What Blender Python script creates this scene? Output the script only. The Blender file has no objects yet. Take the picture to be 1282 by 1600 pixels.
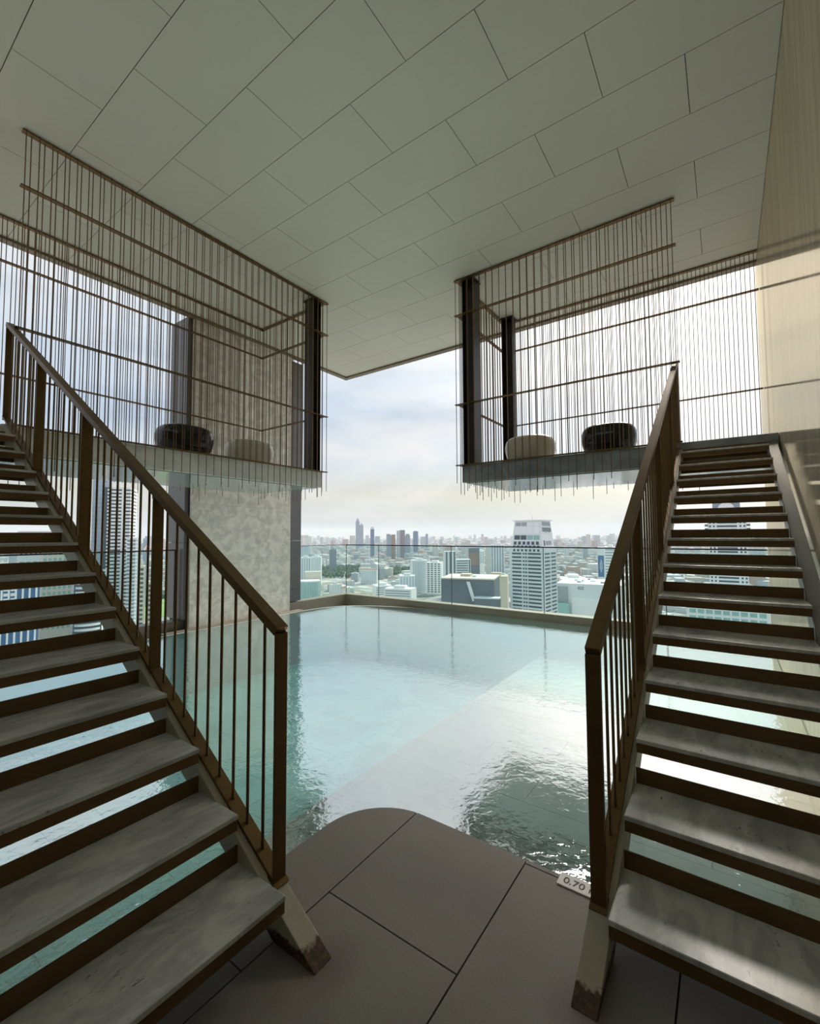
import bpy, bmesh, math, random
from mathutils import Vector, Matrix

random.seed(7)
SC = bpy.context.scene
COL = SC.collection

# ------------------------------------------------------------------ camera
# world: Z up, deck at Z=0; +X runs along the right staircase, +Y along the left one
cam_d = bpy.data.cameras.new('camera')
cam_d.sensor_fit = 'HORIZONTAL'
cam_d.sensor_width = 36.0
cam_d.lens = 695.47 * 36.0 / 1282.0
cam_d.clip_start = 0.05
cam_d.clip_end = 60000
cam = bpy.data.objects.new('camera', cam_d)
COL.objects.link(cam)
YAW, PIT, ROL = 0.61752752, 0.050957, -0.004977444
fw = Vector((math.cos(YAW) * math.cos(PIT), math.sin(YAW) * math.cos(PIT), math.sin(PIT)))
rt0 = Vector((math.sin(YAW), -math.cos(YAW), 0))
up0 = rt0.cross(fw)
rt = math.cos(ROL) * rt0 + math.sin(ROL) * up0
up = -math.sin(ROL) * rt0 + math.cos(ROL) * up0
cam.matrix_world = Matrix(((rt.x, up.x, -fw.x, 0), (rt.y, up.y, -fw.y, 0), (rt.z, up.z, -fw.z, 1.5), (0, 0, 0, 1)))
SC.camera = cam

# ------------------------------------------------------------------ view
SC.view_settings.view_transform = 'Standard'
SC.view_settings.look = 'None'
SC.view_settings.gamma = 1.0
SC.view_settings.use_curve_mapping = False
SC.view_settings.exposure = 0.5
SC.cycles.max_bounces = 12
SC.cycles.diffuse_bounces = 6
SC.cycles.glossy_bounces = 5
SC.cycles.transparent_max_bounces = 24
SC.cycles.volume_bounces = 1

# ------------------------------------------------------------------ sky
def nd(nt, typ, **kw):
    n = nt.nodes.new(typ)
    for k, v in kw.items():
        setattr(n, k, v)
    return n

def mathn(nt, op, a, b=None, c=None, clamp=False):
    n = nd(nt, 'ShaderNodeMath', operation=op, use_clamp=clamp)
    for i, v in enumerate((a, b, c)):
        if v is None:
            continue
        if isinstance(v, (int, float)):
            n.inputs[i].default_value = v
        else:
            nt.links.new(v, n.inputs[i])
    return n.outputs[0]

def mixc(nt, fac, a, b, mode='MIX'):
    n = nd(nt, 'ShaderNodeMix', data_type='RGBA', blend_type=mode)
    for i, v in ((0, fac), (6, a), (7, b)):
        if isinstance(v, (int, float)):
            n.inputs[i].default_value = v
        elif isinstance(v, tuple):
            n.inputs[i].default_value = v if len(v) == 4 else v + (1,)
        else:
            nt.links.new(v, n.inputs[i])
    return n.outputs[2]

def ramp(nt, fac, stops, interp='LINEAR'):
    n = nd(nt, 'ShaderNodeValToRGB')
    n.color_ramp.interpolation = interp
    e = n.color_ramp.elements
    while len(e) > 1:
        e.remove(e[0])
    for i, (p, c) in enumerate(stops):
        el = e[0] if i == 0 else e.new(p)
        el.position = p
        el.color = c if len(c) == 4 else tuple(c) + (1,)
    nt.links.new(fac, n.inputs[0])
    return n.outputs[0]

W = bpy.data.worlds.new('sky')
SC.world = W
W.use_nodes = True
nt = W.node_tree
nt.nodes.clear()
tc = nd(nt, 'ShaderNodeTexCoord')
sep = nd(nt, 'ShaderNodeSeparateXYZ')
nt.links.new(tc.outputs['Generated'], sep.inputs[0])
base = ramp(nt, sep.outputs[2], [(0.0, (0.62, 0.71, 0.78)), (0.035, (0.66, 0.71, 0.68)), (0.09, (0.72, 0.73, 0.62)),
                                 (0.15, (0.64, 0.76, 0.86)), (0.24, (0.62, 0.75, 0.92)), (0.42, (0.82, 0.91, 1.0)), (1.0, (0.55, 0.68, 0.90))])
mp = nd(nt, 'ShaderNodeMapping')
mp.inputs['Location'].default_value = (0.9, 0.4, 0.65)
mp.inputs['Scale'].default_value = (1.0, 1.0, 3.4)
nt.links.new(tc.outputs['Generated'], mp.inputs[0])
n1 = nd(nt, 'ShaderNodeTexNoise')
n1.inputs['Scale'].default_value = 2.3
n1.inputs['Detail'].default_value = 7
n1.inputs['Roughness'].default_value = 0.56
n1.inputs['Distortion'].default_value = 0.35
nt.links.new(mp.outputs[0], n1.inputs[0])
white = ramp(nt, n1.outputs[0], [(0.44, (0, 0, 0)), (0.66, (1, 1, 1))])
n2 = nd(nt, 'ShaderNodeTexNoise')
n2.inputs['Scale'].default_value = 3.7
n2.inputs['Detail'].default_value = 5
nt.links.new(mp.outputs[0], n2.inputs[0])
grey = ramp(nt, n2.outputs[0], [(0.50, (0, 0, 0)), (0.72, (1, 1, 1))])
c = mixc(nt, mathn(nt, 'MULTIPLY', grey, 0.75), base, (0.46, 0.55, 0.68))
c = mixc(nt, mathn(nt, 'MULTIPLY', white, 0.75), c, (0.93, 0.93, 0.93))
# bright thin overcast around the veiled afternoon sun, beyond the right staircase
sd = Vector((math.cos(math.radians(6)) * math.cos(math.radians(23)), math.sin(math.radians(6)) * math.cos(math.radians(23)), math.sin(math.radians(23))))
vd = nd(nt, 'ShaderNodeVectorMath', operation='DOT_PRODUCT')
nt.links.new(tc.outputs['Generated'], vd.inputs[0])
vd.inputs[1].default_value = sd
dp = mathn(nt, 'MAXIMUM', vd.outputs['Value'], 0.0)
gl = mathn(nt, 'MULTIPLY', mathn(nt, 'POWER', dp, 26.0), mathn(nt, 'ADD', 0.8, mathn(nt, 'MULTIPLY', white, 0.5)))
c = mixc(nt, gl, c, (0.95, 0.86, 0.74), 'ADD')
c = mixc(nt, mathn(nt, 'POWER', dp, 5.0), c, (0.22, 0.19, 0.12), 'ADD')
bg = nd(nt, 'ShaderNodeBackground')
bg.inputs[1].default_value = 0.64
nt.links.new(c, bg.inputs[0])
wo = nd(nt, 'ShaderNodeOutputWorld')
nt.links.new(bg.outputs[0], wo.inputs[0])

# ------------------------------------------------------------------ veiled sun
sl = bpy.data.lights.new('sun', 'SUN')
sl.energy = 3.2
sl.angle = math.radians(26)
sl.color = (1.0, 0.94, 0.84)
so = bpy.data.objects.new('sun', sl)
COL.objects.link(so)
SUN_B, SUN_E = math.radians(4), math.radians(46)
sv = Vector((math.cos(SUN_B) * math.cos(SUN_E), math.sin(SUN_B) * math.cos(SUN_E), math.sin(SUN_E)))
so.location = sv * 40
so.rotation_euler = sv.to_track_quat('Z', 'Y').to_euler()

# ------------------------------------------------------------------ materials
def newmat(name):
    m = bpy.data.materials.new(name)
    m.use_nodes = True
    t = m.node_tree
    t.nodes.clear()
    out = nd(t, 'ShaderNodeOutputMaterial')
    p = nd(t, 'ShaderNodeBsdfPrincipled')
    t.links.new(p.outputs[0], out.inputs[0])
    return m, t, p, out

def setp(t, p, col=None, rough=None, metal=None, spec=None):
    for key, v in (('Base Color', col), ('Roughness', rough), ('Metallic', metal), ('Specular IOR Level', spec)):
        if v is None:
            continue
        if isinstance(v, tuple):
            p.inputs[key].default_value = v if len(v) == 4 else v + (1,)
        elif isinstance(v, (int, float)):
            p.inputs[key].default_value = v
        else:
            t.links.new(v, p.inputs[key])

def coords(t, scale=(1, 1, 1), rot=(0, 0, 0), kind='pos'):
    if kind == 'pos':
        o = nd(t, 'ShaderNodeNewGeometry').outputs['Position']
    else:
        o = nd(t, 'ShaderNodeTexCoord').outputs['Object']
    m = nd(t, 'ShaderNodeMapping')
    m.inputs['Scale'].default_value = scale
    m.inputs['Rotation'].default_value = rot
    t.links.new(o, m.inputs[0])
    return m.outputs[0]

def noise(t, vec, scale, detail=4, rough=0.5, dist=0.0):
    n = nd(t, 'ShaderNodeTexNoise')
    n.inputs['Scale'].default_value = scale
    n.inputs['Detail'].default_value = detail
    n.inputs['Roughness'].default_value = rough
    n.inputs['Distortion'].default_value = dist
    t.links.new(vec, n.inputs[0])
    return n.outputs[0]

def bump(t, p, h, strength=0.2, dist=0.01):
    b = nd(t, 'ShaderNodeBump')
    b.inputs['Strength'].default_value = strength
    b.inputs['Distance'].default_value = dist
    t.links.new(h, b.inputs['Height'])
    t.links.new(b.outputs[0], p.inputs['Normal'])

def schlick(t, f0, normal=None):
    # reflectance of a clear sheet, the same from both of its sides
    g = nd(t, 'ShaderNodeNewGeometry')
    d = nd(t, 'ShaderNodeVectorMath', operation='DOT_PRODUCT')
    t.links.new(g.outputs['Incoming'], d.inputs[0])
    t.links.new(normal if normal is not None else g.outputs['Normal'], d.inputs[1])
    k = mathn(t, 'SUBTRACT', 1.0, mathn(t, 'ABSOLUTE', d.outputs['Value']), clamp=True)
    return mathn(t, 'ADD', f0, mathn(t, 'MULTIPLY', mathn(t, 'POWER', k, 5.0), 1.0 - f0), clamp=True)

M = {}
def simple(name, col, rough=0.5, metal=0.0, var=0.08, scale=3.0, spec=0.5):
    m, t, p, o = newmat(name)
    n = noise(t, coords(t), scale, 4)
    a = tuple(x * (1 - var) for x in col)
    b = tuple(min(1, x * (1 + var)) for x in col)
    setp(t, p, ramp(t, n, [(0.3, a), (0.7, b)]), rough, metal, spec)
    M[name] = m
    return m

simple('bronze', (0.165, 0.098, 0.036), 0.42, 0.75, 0.12, 6)
simple('wire_bronze', (0.22, 0.14, 0.07), 0.4, 0.6, 0.1, 6)
simple('tray_bronze', (0.165, 0.098, 0.036), 0.5, 0.55, 0.15, 5)
simple('dark_steel', (0.035, 0.028, 0.024), 0.4, 0.3, 0.2, 4)
simple('grey_metal', (0.155, 0.15, 0.15), 0.38, 0.5, 0.06, 2)
simple('rail_dark', (0.03, 0.035, 0.045), 0.3, 0.6, 0.1, 4)
simple('rim_white', (0.80, 0.82, 0.80), 0.3, 0, 0.03, 2)
simple('curb_stone', (0.31, 0.265, 0.20), 0.5, 0, 0.08, 2)
simple('ceiling_paint', (0.69, 0.68, 0.575), 0.55, 0, 0.03, 0.9)
simple('ceiling_gap', (0.05, 0.05, 0.045), 0.9)
simple('trim_bronze', (0.22, 0.18, 0.12), 0.45, 0.3, 0.08, 4)
simple('stool_black', (0.012, 0.010, 0.010), 0.12, 0, 0.1, 3)
simple('stool_cream', (0.62, 0.57, 0.45), 0.22, 0, 0.05, 3)
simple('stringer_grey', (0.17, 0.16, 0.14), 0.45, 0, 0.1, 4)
simple('seal_dark', (0.05, 0.08, 0.09), 0.4, 0, 0.05, 4)
simple('plaque_white', (0.90, 0.84, 0.80), 0.4, 0, 0.05, 30)
simple('letter_dark', (0.06, 0.05, 0.045), 0.6, 0, 0.05, 30)
simple('chrome', (0.6, 0.6, 0.58), 0.25, 1.0, 0.03, 10)

def mat_stringer():
    m, t, p, o = newmat('stringer_paint')
    v = coords(t)
    n = noise(t, v, 5, 5)
    paint = ramp(t, n, [(0.3, (0.43, 0.385, 0.28)), (0.7, (0.52, 0.47, 0.36))])
    sp = nd(t, 'ShaderNodeSeparateXYZ')
    t.links.new(v, sp.inputs[0])
    n2 = noise(t, v, 16, 6, 0.7)
    # rust eats the foot of the beam, ragged upper edge
    h = mathn(t, 'ADD', mathn(t, 'MULTIPLY', sp.outputs[2], -11.0), mathn(t, 'MULTIPLY', n2, 1.1))
    mask = ramp(t, h, [(0.02, (0, 0, 0)), (0.16, (1, 1, 1))])
    n3 = noise(t, v, 60, 4, 0.7)
    rust = ramp(t, n3, [(0.32, (0.02, 0.012, 0.006)), (0.55, (0.10, 0.045, 0.014)), (0.75, (0.24, 0.16, 0.08))])
    spots = ramp(t, noise(t, v, 38, 3, 0.6), [(0.76, (0, 0, 0)), (0.79, (1, 1, 1))])
    low = ramp(t, sp.outputs[2], [(0.03, (1, 1, 1)), (0.09, (0, 0, 0))])
    mask2 = mathn(t, 'MAXIMUM', mask, mathn(t, 'MULTIPLY', spots, low))
    setp(t, p, mixc(t, mask2, paint, rust), 0.42)
    bump(t, p, n3, 0.25, 0.004)
    M['stringer_paint'] = m
mat_stringer()

def mat_marble(name, base, vein, rough, rot=(0, 0, 0), stretch=(1, 1, 1), scale=3.0, fleck=(0.05, 0.05, 0.045), thr=0.5, bmp=0.0, flecks=True):
    m, t, p, o = newmat(name)
    v = coords(t, stretch, rot)
    n = noise(t, v, scale, 8, 0.62, 0.6)
    cc = ramp(t, n, [(0.28, vein), (0.46, tuple((a + b) / 2 for a, b in zip(base, vein))), (thr + 0.06, base), (0.8, tuple(min(1, x * 1.15) for x in base))])
    if flecks:
        n2 = noise(t, v, scale * 7, 4, 0.6)
        f = ramp(t, n2, [(0.61, (0, 0, 0)), (0.70, (1, 1, 1))])
        n3 = noise(t, v, scale * 1.3, 2)
        f = mathn(t, 'MULTIPLY', f, ramp(t, n3, [(0.5, (0, 0, 0)), (0.62, (1, 1, 1))]))
        cc = mixc(t, mathn(t, 'MULTIPLY', f, 0.8), cc, fleck)
    setp(t, p, cc, rough, None, 0.28 if name == 'wall_marble' else 0.5)
    if bmp:
        bump(t, p, n, bmp, 0.004)
    M[name] = m

mat_marble('tread_marble_left', (0.62, 0.615, 0.58), (0.36, 0.36, 0.345), 0.25, (0, 0, 0.5), (1.2, 3.4, 1), 3.4, (0.09, 0.09, 0.085))
mat_marble('tread_marble_right', (0.62, 0.615, 0.58), (0.36, 0.36, 0.345), 0.25, (0, 0, 1.1), (1.2, 3.4, 1), 3.0, (0.09, 0.09, 0.085))
mat_marble('pier_stone', (0.92, 0.86, 0.77), (0.62, 0.575, 0.505), 0.45, (0.5, 0.3, 0.2), (1, 1, 1), 6.5, (0.8, 0.78, 0.74), 0.5, 0.1)
mat_marble('slab_stone_left_lit', (0.85, 0.84, 0.78), (0.66, 0.66, 0.62), 0.4, (0.4, 0.2, 0.5), (1, 1, 1), 2.2, flecks=False)  # lit copy of the slab stone, light on the left front put into its colour
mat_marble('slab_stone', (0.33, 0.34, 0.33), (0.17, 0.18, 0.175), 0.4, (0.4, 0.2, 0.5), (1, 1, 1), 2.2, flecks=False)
mat_marble('pool_turquoise', (0.24, 0.60, 0.585), (0.15, 0.46, 0.46), 0.4, (0.1, 0.2, 0.4), (1, 1, 1), 1.4, (0.12, 0.3, 0.3), 0.42)
mat_marble('pool_marble', (0.55, 0.61, 0.55), (0.42, 0.48, 0.43), 0.4, (0.1, 0.2, 0.4), (1, 1, 1), 1.4, (0.3, 0.34, 0.3), 0.42)
mat_marble('wall_marble', (0.64, 0.56, 0.43), (0.46, 0.41, 0.33), 0.13, (0, 0, 0), (5.0, 5.0, 0.35), 1.6, (0.2, 0.17, 0.12))
mat_marble('wall_plain', (0.30, 0.29, 0.26), (0.22, 0.21, 0.19), 0.4, (0, 0, 0), (3.0, 3.0, 0.5), 1.2, flecks=False)

def mat_polished():
    # polished beige stone: a streaked body under a clear reflecting face
    m = M['wall_marble']
    t = m.node_tree
    p = [n for n in t.nodes if n.type == 'BSDF_PRINCIPLED'][0]
    out = [n for n in t.nodes if n.type == 'OUTPUT_MATERIAL'][0]
    p.inputs['Roughness'].default_value = 0.6
    p.inputs['Specular IOR Level'].default_value = 0.0
    g = nd(t, 'ShaderNodeBsdfGlossy')
    g.inputs['Roughness'].default_value = 0.09
    g.inputs['Color'].default_value = (0.86, 0.77, 0.60, 1)
    mx = nd(t, 'ShaderNodeMixShader')
    t.links.new(mathn(t, 'MINIMUM', schlick(t, 0.10), 0.48), mx.inputs[0])
    t.links.new(p.outputs[0], mx.inputs[1])
    t.links.new(g.outputs[0], mx.inputs[2])
    t.links.new(mx.outputs[0], out.inputs[0])
mat_polished()

def mat_deck():
    m, t, p, o = newmat('deck_tile')
    v = coords(t)
    a = noise(t, v, 1.6, 3)
    b = noise(t, v, 210, 2, 0.6)
    c1 = ramp(t, a, [(0.3, (0.205, 0.175, 0.148)), (0.7, (0.26, 0.225, 0.19))])
    c2 = ramp(t, b, [(0.3, (0.78, 0.78, 0.78)), (0.7, (1.15, 1.15, 1.15))])
    mx = mixc(t, 1.0, c1, c2, 'MULTIPLY')
    oi = nd(t, 'ShaderNodeObjectInfo')
    mx = mixc(t, 1.0, mx, ramp(t, oi.outputs['Random'], [(0, (0.93, 0.93, 0.93)), (1, (1.04, 1.04, 1.04))]), 'MULTIPLY')
    # brown rust bleed around the two stringer feet
    rs = None
    for fx, fy in ((1.16, 1.19), (1.52, 0.42)):
        d = nd(t, 'ShaderNodeVectorMath', operation='DISTANCE')
        g = nd(t, 'ShaderNodeNewGeometry')
        t.links.new(g.outputs['Position'], d.inputs[0])
        d.inputs[1].default_value = (fx, fy, 0)
        q = ramp(t, mathn(t, 'ADD', d.outputs['Value'], mathn(t, 'MULTIPLY', a, 0.04)), [(0.03, (1, 1, 1)), (0.15, (0, 0, 0))])
        rs = q if rs is None else mathn(t, 'MAXIMUM', rs, q)
    mx = mixc(t, mathn(t, 'MULTIPLY', rs, 0.55), mx, (0.10, 0.06, 0.03))
    setp(t, p, mx, 0.55)
    bump(t, p, b, 0.06, 0.002)
    M['deck_tile'] = m
mat_deck()

def mat_water():
    # clear water: Fresnel reflection over a transparent sheet; the body tints what lies below it
    m = bpy.data.materials.new('water')
    m.use_nodes = True
    t = m.node_tree
    t.nodes.clear()
    out = nd(t, 'ShaderNodeOutputMaterial')
    v = coords(t, (1, 1, 1), (0, 0, 0.6))
    n = noise(t, v, 24.0, 3, 0.5, 0.6)
    n2 = noise(t, v, 7.0, 2, 0.5, 0.4)
    h = mathn(t, 'ADD', mathn(t, 'MULTIPLY', n, 0.22), mathn(t, 'MULTIPLY', n2, 0.42))
    b = nd(t, 'ShaderNodeBump')
    b.inputs['Strength'].default_value = 0.12
    b.inputs['Distance'].default_value = 0.05
    t.links.new(h, b.inputs['Height'])
    fr = schlick(t, 0.50, b.outputs[0])
    gl = nd(t, 'ShaderNodeBsdfGlossy')
    gl.inputs['Roughness'].default_value = 0.0
    gl.inputs['Color'].default_value = (1, 1, 1, 1)
    t.links.new(b.outputs[0], gl.inputs['Normal'])
    tr = nd(t, 'ShaderNodeBsdfTransparent')
    tr.inputs[0].default_value = (0.88, 0.98, 0.97, 1)
    mx = nd(t, 'ShaderNodeMixShader')
    t.links.new(fr, mx.inputs[0])
    t.links.new(tr.outputs[0], mx.inputs[1])
    t.links.new(gl.outputs[0], mx.inputs[2])
    t.links.new(mx.outputs[0], out.inputs['Surface'])
    M['water'] = m
    m2 = bpy.data.materials.new('water_side')
    m2.use_nodes = True
    t = m2.node_tree
    t.nodes.clear()
    out = nd(t, 'ShaderNodeOutputMaterial')
    tr = nd(t, 'ShaderNodeBsdfTransparent')
    t.links.new(tr.outputs[0], out.inputs['Surface'])
    M['water_side'] = m2
mat_water()

def mat_glass():
    m = bpy.data.materials.new('tinted_glass')
    m.use_nodes = True
    t = m.node_tree
    t.nodes.clear()
    out = nd(t, 'ShaderNodeOutputMaterial')
    fr = schlick(t, 0.02)
    gl = nd(t, 'ShaderNodeBsdfGlossy')
    gl.inputs['Roughness'].default_value = 0.02
    tr = nd(t, 'ShaderNodeBsdfTransparent')
    tr.inputs[0].default_value = (0.90, 0.98, 0.965, 1)
    mx = nd(t, 'ShaderNodeMixShader')
    t.links.new(fr, mx.inputs[0])
    t.links.new(tr.outputs[0], mx.inputs[1])
    t.links.new(gl.outputs[0], mx.inputs[2])
    t.links.new(mx.outputs[0], out.inputs['Surface'])
    M['tinted_glass'] = m
mat_glass()
simple('soffit_glass', (0.36, 0.42, 0.41), 0.10, 0, 0.05, 1)

def mat_city(name, cols, win=(0.25, 0.31, 0.36), amt=0.55, roofc=(0.62, 0.62, 0.60)):
    m, t, p, o = newmat(name)
    g = nd(t, 'ShaderNodeNewGeometry')
    oi = nd(t, 'ShaderNodeObjectInfo')
    s = nd(t, 'ShaderNodeSeparateXYZ')
    t.links.new(g.outputs['Position'], s.inputs[0])
    isl = g.outputs['Random Per Island']
    rnd = mathn(t, 'FRACT', mathn(t, 'ADD', isl, oi.outputs['Random']))
    k = len(cols)
    col = ramp(t, rnd, [(i / k, cc) for i, cc in enumerate(cols)], 'CONSTANT')
    fl = mathn(t, 'FRACT', mathn(t, 'MULTIPLY', s.outputs[2], 1 / 3.4))
    band = ramp(t, fl, [(0.42, (0, 0, 0)), (0.5, (1, 1, 1))])
    col2 = mathn(t, 'FRACT', mathn(t, 'MULTIPLY', mathn(t, 'ADD', s.outputs[0], s.outputs[1]), 1 / 4.2))
    bay = ramp(t, col2, [(0.25, (0, 0, 0)), (0.3, (1, 1, 1))])
    w = mathn(t, 'MULTIPLY', mathn(t, 'MULTIPLY', band, bay), amt)
    sn = nd(t, 'ShaderNodeSeparateXYZ')
    t.links.new(g.outputs['Normal'], sn.inputs[0])
    roof = mathn(t, 'GREATER_THAN', sn.outputs[2], 0.5)
    w = mathn(t, 'MULTIPLY', w, mathn(t, 'SUBTRACT', 1.0, roof))
    c1 = mixc(t, w, col, win)
    c1 = mixc(t, mathn(t, 'MULTIPLY', roof, 0.55), c1, roofc)
    setp(t, p, c1, 0.8, 0, 0.2)
    M[name] = m

mat_city('city_mix', [(0.62, 0.62, 0.60), (0.70, 0.68, 0.63), (0.52, 0.55, 0.56), (0.74, 0.74, 0.72), (0.60, 0.52, 0.44), (0.40, 0.44, 0.46), (0.66, 0.62, 0.56), (0.55, 0.38, 0.30)])
mat_city('city_white', [(0.72, 0.74, 0.73)], (0.30, 0.38, 0.40), 0.6)
simple('wall_white', (0.84, 0.85, 0.83), 0.7, 0, 0.04, 0.05)
simple('wall_pale', (0.74, 0.78, 0.78), 0.7, 0, 0.05, 0.05)
simple('wall_beige', (0.66, 0.58, 0.44), 0.7, 0, 0.05, 0.05)
simple('wall_cream', (0.72, 0.66, 0.54), 0.7, 0, 0.05, 0.05)
simple('wall_grey', (0.36, 0.39, 0.40), 0.7, 0, 0.06, 0.05)
simple('wall_slate', (0.15, 0.18, 0.20), 0.6, 0, 0.08, 0.05)
simple('wall_brown', (0.30, 0.20, 0.15), 0.7, 0, 0.08, 0.05)
simple('wall_blue', (0.16, 0.22, 0.32), 0.5, 0, 0.08, 0.02)
simple('wall_steel', (0.30, 0.34, 0.40), 0.5, 0, 0.08, 0.02)
simple('roof_cream', (0.70, 0.66, 0.56), 0.8, 0, 0.06, 0.1)
simple('roof_red', (0.52, 0.26, 0.18), 0.8, 0, 0.06, 0.1)
simple('win_dark', (0.07, 0.10, 0.12), 0.25, 0, 0.15, 0.3)
simple('win_blue', (0.06, 0.16, 0.32), 0.2, 0, 0.12, 0.2)
simple('win_teal', (0.30, 0.50, 0.47), 0.2, 0, 0.08, 0.2)
simple('win_pale', (0.42, 0.52, 0.60), 0.15, 0, 0.08, 0.2)
simple('panel_white', (0.86, 0.86, 0.88), 0.6, 0, 0.03, 0.3)
simple('leaf', (0.075, 0.13, 0.06), 0.8, 0, 0.35, 0.15)
simple('lawn', (0.22, 0.36, 0.10), 0.9, 0, 0.2, 0.05)

def mat_ground():
    m, t, p, o = newmat('city_ground')
    v = coords(t)
    n = noise(t, v, 0.012, 5, 0.6)
    vo = nd(t, 'ShaderNodeTexVoronoi')
    vo.inputs['Scale'].default_value = 0.05
    t.links.new(v, vo.inputs['Vector'])
    s = nd(t, 'ShaderNodeSeparateColor')
    t.links.new(vo.outputs['Color'], s.inputs[0])
    roofs = ramp(t, s.outputs[0], [(0.0, (0.42, 0.42, 0.40)), (0.4, (0.58, 0.57, 0.53)), (0.7, (0.32, 0.34, 0.34)), (0.88, (0.44, 0.30, 0.24))], 'CONSTANT')
    trees = ramp(t, n, [(0.50, (0, 0, 0)), (0.60, (1, 1, 1))])
    setp(t, p, mixc(t, mathn(t, 'MULTIPLY', trees, 0.75), roofs, (0.13, 0.19, 0.12)), 0.9, 0, 0.1)
    M['city_ground'] = m
mat_ground()

def mat_haze():
    m = bpy.data.materials.new('haze')
    m.use_nodes = True
    t = m.node_tree
    t.nodes.clear()
    out = nd(t, 'ShaderNodeOutputMaterial')
    s = nd(t, 'ShaderNodeVolumeScatter')
    s.inputs['Color'].default_value = (0.60, 0.72, 0.86, 1)
    s.inputs['Density'].default_value = 0.00007
    s.inputs['Anisotropy'].default_value = 0.0
    t.links.new(s.outputs[0], out.inputs['Volume'])
    M['haze'] = m
mat_haze()

# ------------------------------------------------------------------ helpers
ORG = {}
def org(p):
    return ORG.get(p.name, Vector((0, 0, 0))) if p else Vector((0, 0, 0))

def meta(o, label=None, cat=None, group=None, kind=None):
    if label: o['label'] = label
    if cat: o['category'] = cat
    if group: o['group'] = group
    if kind: o['kind'] = kind
    return o

def root(name, label, cat, loc, group=None, rz=0.0, local=False):
    o = bpy.data.objects.new(name, None)
    COL.objects.link(o)
    o.empty_display_size = 0.2
    o.location = loc
    o.rotation_euler = (0, 0, rz)
    ORG[o.name] = Vector((0, 0, 0)) if local else Vector(loc)
    return meta(o, label, cat, group)

def mk_mesh(V, F, name='m', mat=None, smooth=False):
    me = bpy.data.meshes.new(name)
    me.from_pydata([tuple(v) for v in V], [], F)
    me.update()
    if mat:
        me.materials.append(M[mat])
    if smooth:
        for p in me.polygons:
            p.use_smooth = True
    return me

def link(name, me, parent=None, loc=(0, 0, 0), scale=None, rz=None, label=None, kind=None):
    """loc is in the frame of the scene (or of the root, for roots made with local=True)"""
    o = bpy.data.objects.new(name, me)
    COL.objects.link(o)
    o.parent = parent
    o.location = Vector(loc) - org(parent)
    if scale: o.scale = scale
    if rz: o.rotation_euler = (0, 0, rz)
    ORG[o.name] = Vector(loc)
    return meta(o, label, kind=kind)

BOXF = [(0, 3, 2, 1), (4, 5, 6, 7), (0, 1, 5, 4), (1, 2, 6, 5), (2, 3, 7, 6), (3, 0, 4, 7)]
def box_v(x0, x1, y0, y1, z0, z1):
    return [(x0, y0, z0), (x1, y0, z0), (x1, y1, z0), (x0, y1, z0), (x0, y0, z1), (x1, y0, z1), (x1, y1, z1), (x0, y1, z1)]

class MB:
    def __init__(s):
        s.V, s.F = [], []
    def add(s, V, F):
        k = len(s.V)
        s.V += [tuple(v) for v in V]
        s.F += [tuple(i + k for i in f) for f in F]
        return s
    def box(s, *a):
        return s.add(box_v(*a), BOXF)
    def bar(s, p, q, u, v):
        """box from p to q with half-section vectors u, v"""
        p, q, u, v = map(Vector, (p, q, u, v))
        d = q - p
        if u.cross(v).dot(d) < 0:
            u = -u
        V = [p - u - v, p + u - v, p + u + v, p - u + v, q - u - v, q + u - v, q + u + v, q - u + v]
        return s.add(V, BOXF)
    def prism(s, poly, axis, a, b):
        """polygon (list of 2-tuples) extruded along axis 'x','y' or 'z' from a to b"""
        def pt(p, h):
            return {'x': (h, p[0], p[1]), 'y': (p[0], h, p[1]), 'z': (p[0], p[1], h)}[axis]
        n = len(poly)
        V = [pt(p, a) for p in poly] + [pt(p, b) for p in poly]
        F = [tuple(reversed(range(n))), tuple(range(n, 2 * n))] + [(i, (i + 1) % n, (i + 1) % n + n, i + n) for i in range(n)]
        return s.add(V, F)
    def mesh(s, mat, name='m', bevel=0.0, at=None, smooth=False):
        at = Vector(at) if at is not None else Vector((0, 0, 0))
        bm = bmesh.new()
        vs = [bm.verts.new(Vector(v) - at) for v in s.V]
        for f in s.F:
            try:
                bm.faces.new([vs[i] for i in f])
            except ValueError:
                pass
        bmesh.ops.recalc_face_normals(bm, faces=bm.faces)
        if bevel:
            bmesh.ops.bevel(bm, geom=[e for e in bm.edges if len(e.link_faces) == 2 and e.calc_face_angle(0) > 0.4],
                            offset=bevel, segments=2, affect='EDGES', profile=0.6)
        me = bpy.data.meshes.new(name)
        bm.to_mesh(me)
        bm.free()
        if mat:
            me.materials.append(M[mat])
        if smooth:
            for p in me.polygons:
                p.use_smooth = True
        return me
    def obj(s, name, mat, parent=None, bevel=0.0, label=None, kind=None, at=None, smooth=False):
        a = at if at is not None else (org(parent) if parent else Vector((0, 0, 0)))
        me = s.mesh(mat, name, bevel, a, smooth)
        return link(name, me, parent, a, label=label, kind=kind)

def tube_mesh(r, n, mat, name='tube'):
    V, F = [], []
    for z in (0, 1):
        for i in range(n):
            a = 2 * math.pi * i / n
            V.append((r * math.cos(a), r * math.sin(a), z))
    F = [(i, (i + 1) % n, (i + 1) % n + n, i + n) for i in range(n)] + [tuple(reversed(range(n))), tuple(range(n, 2 * n))]
    return mk_mesh(V, F, name, mat)

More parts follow.
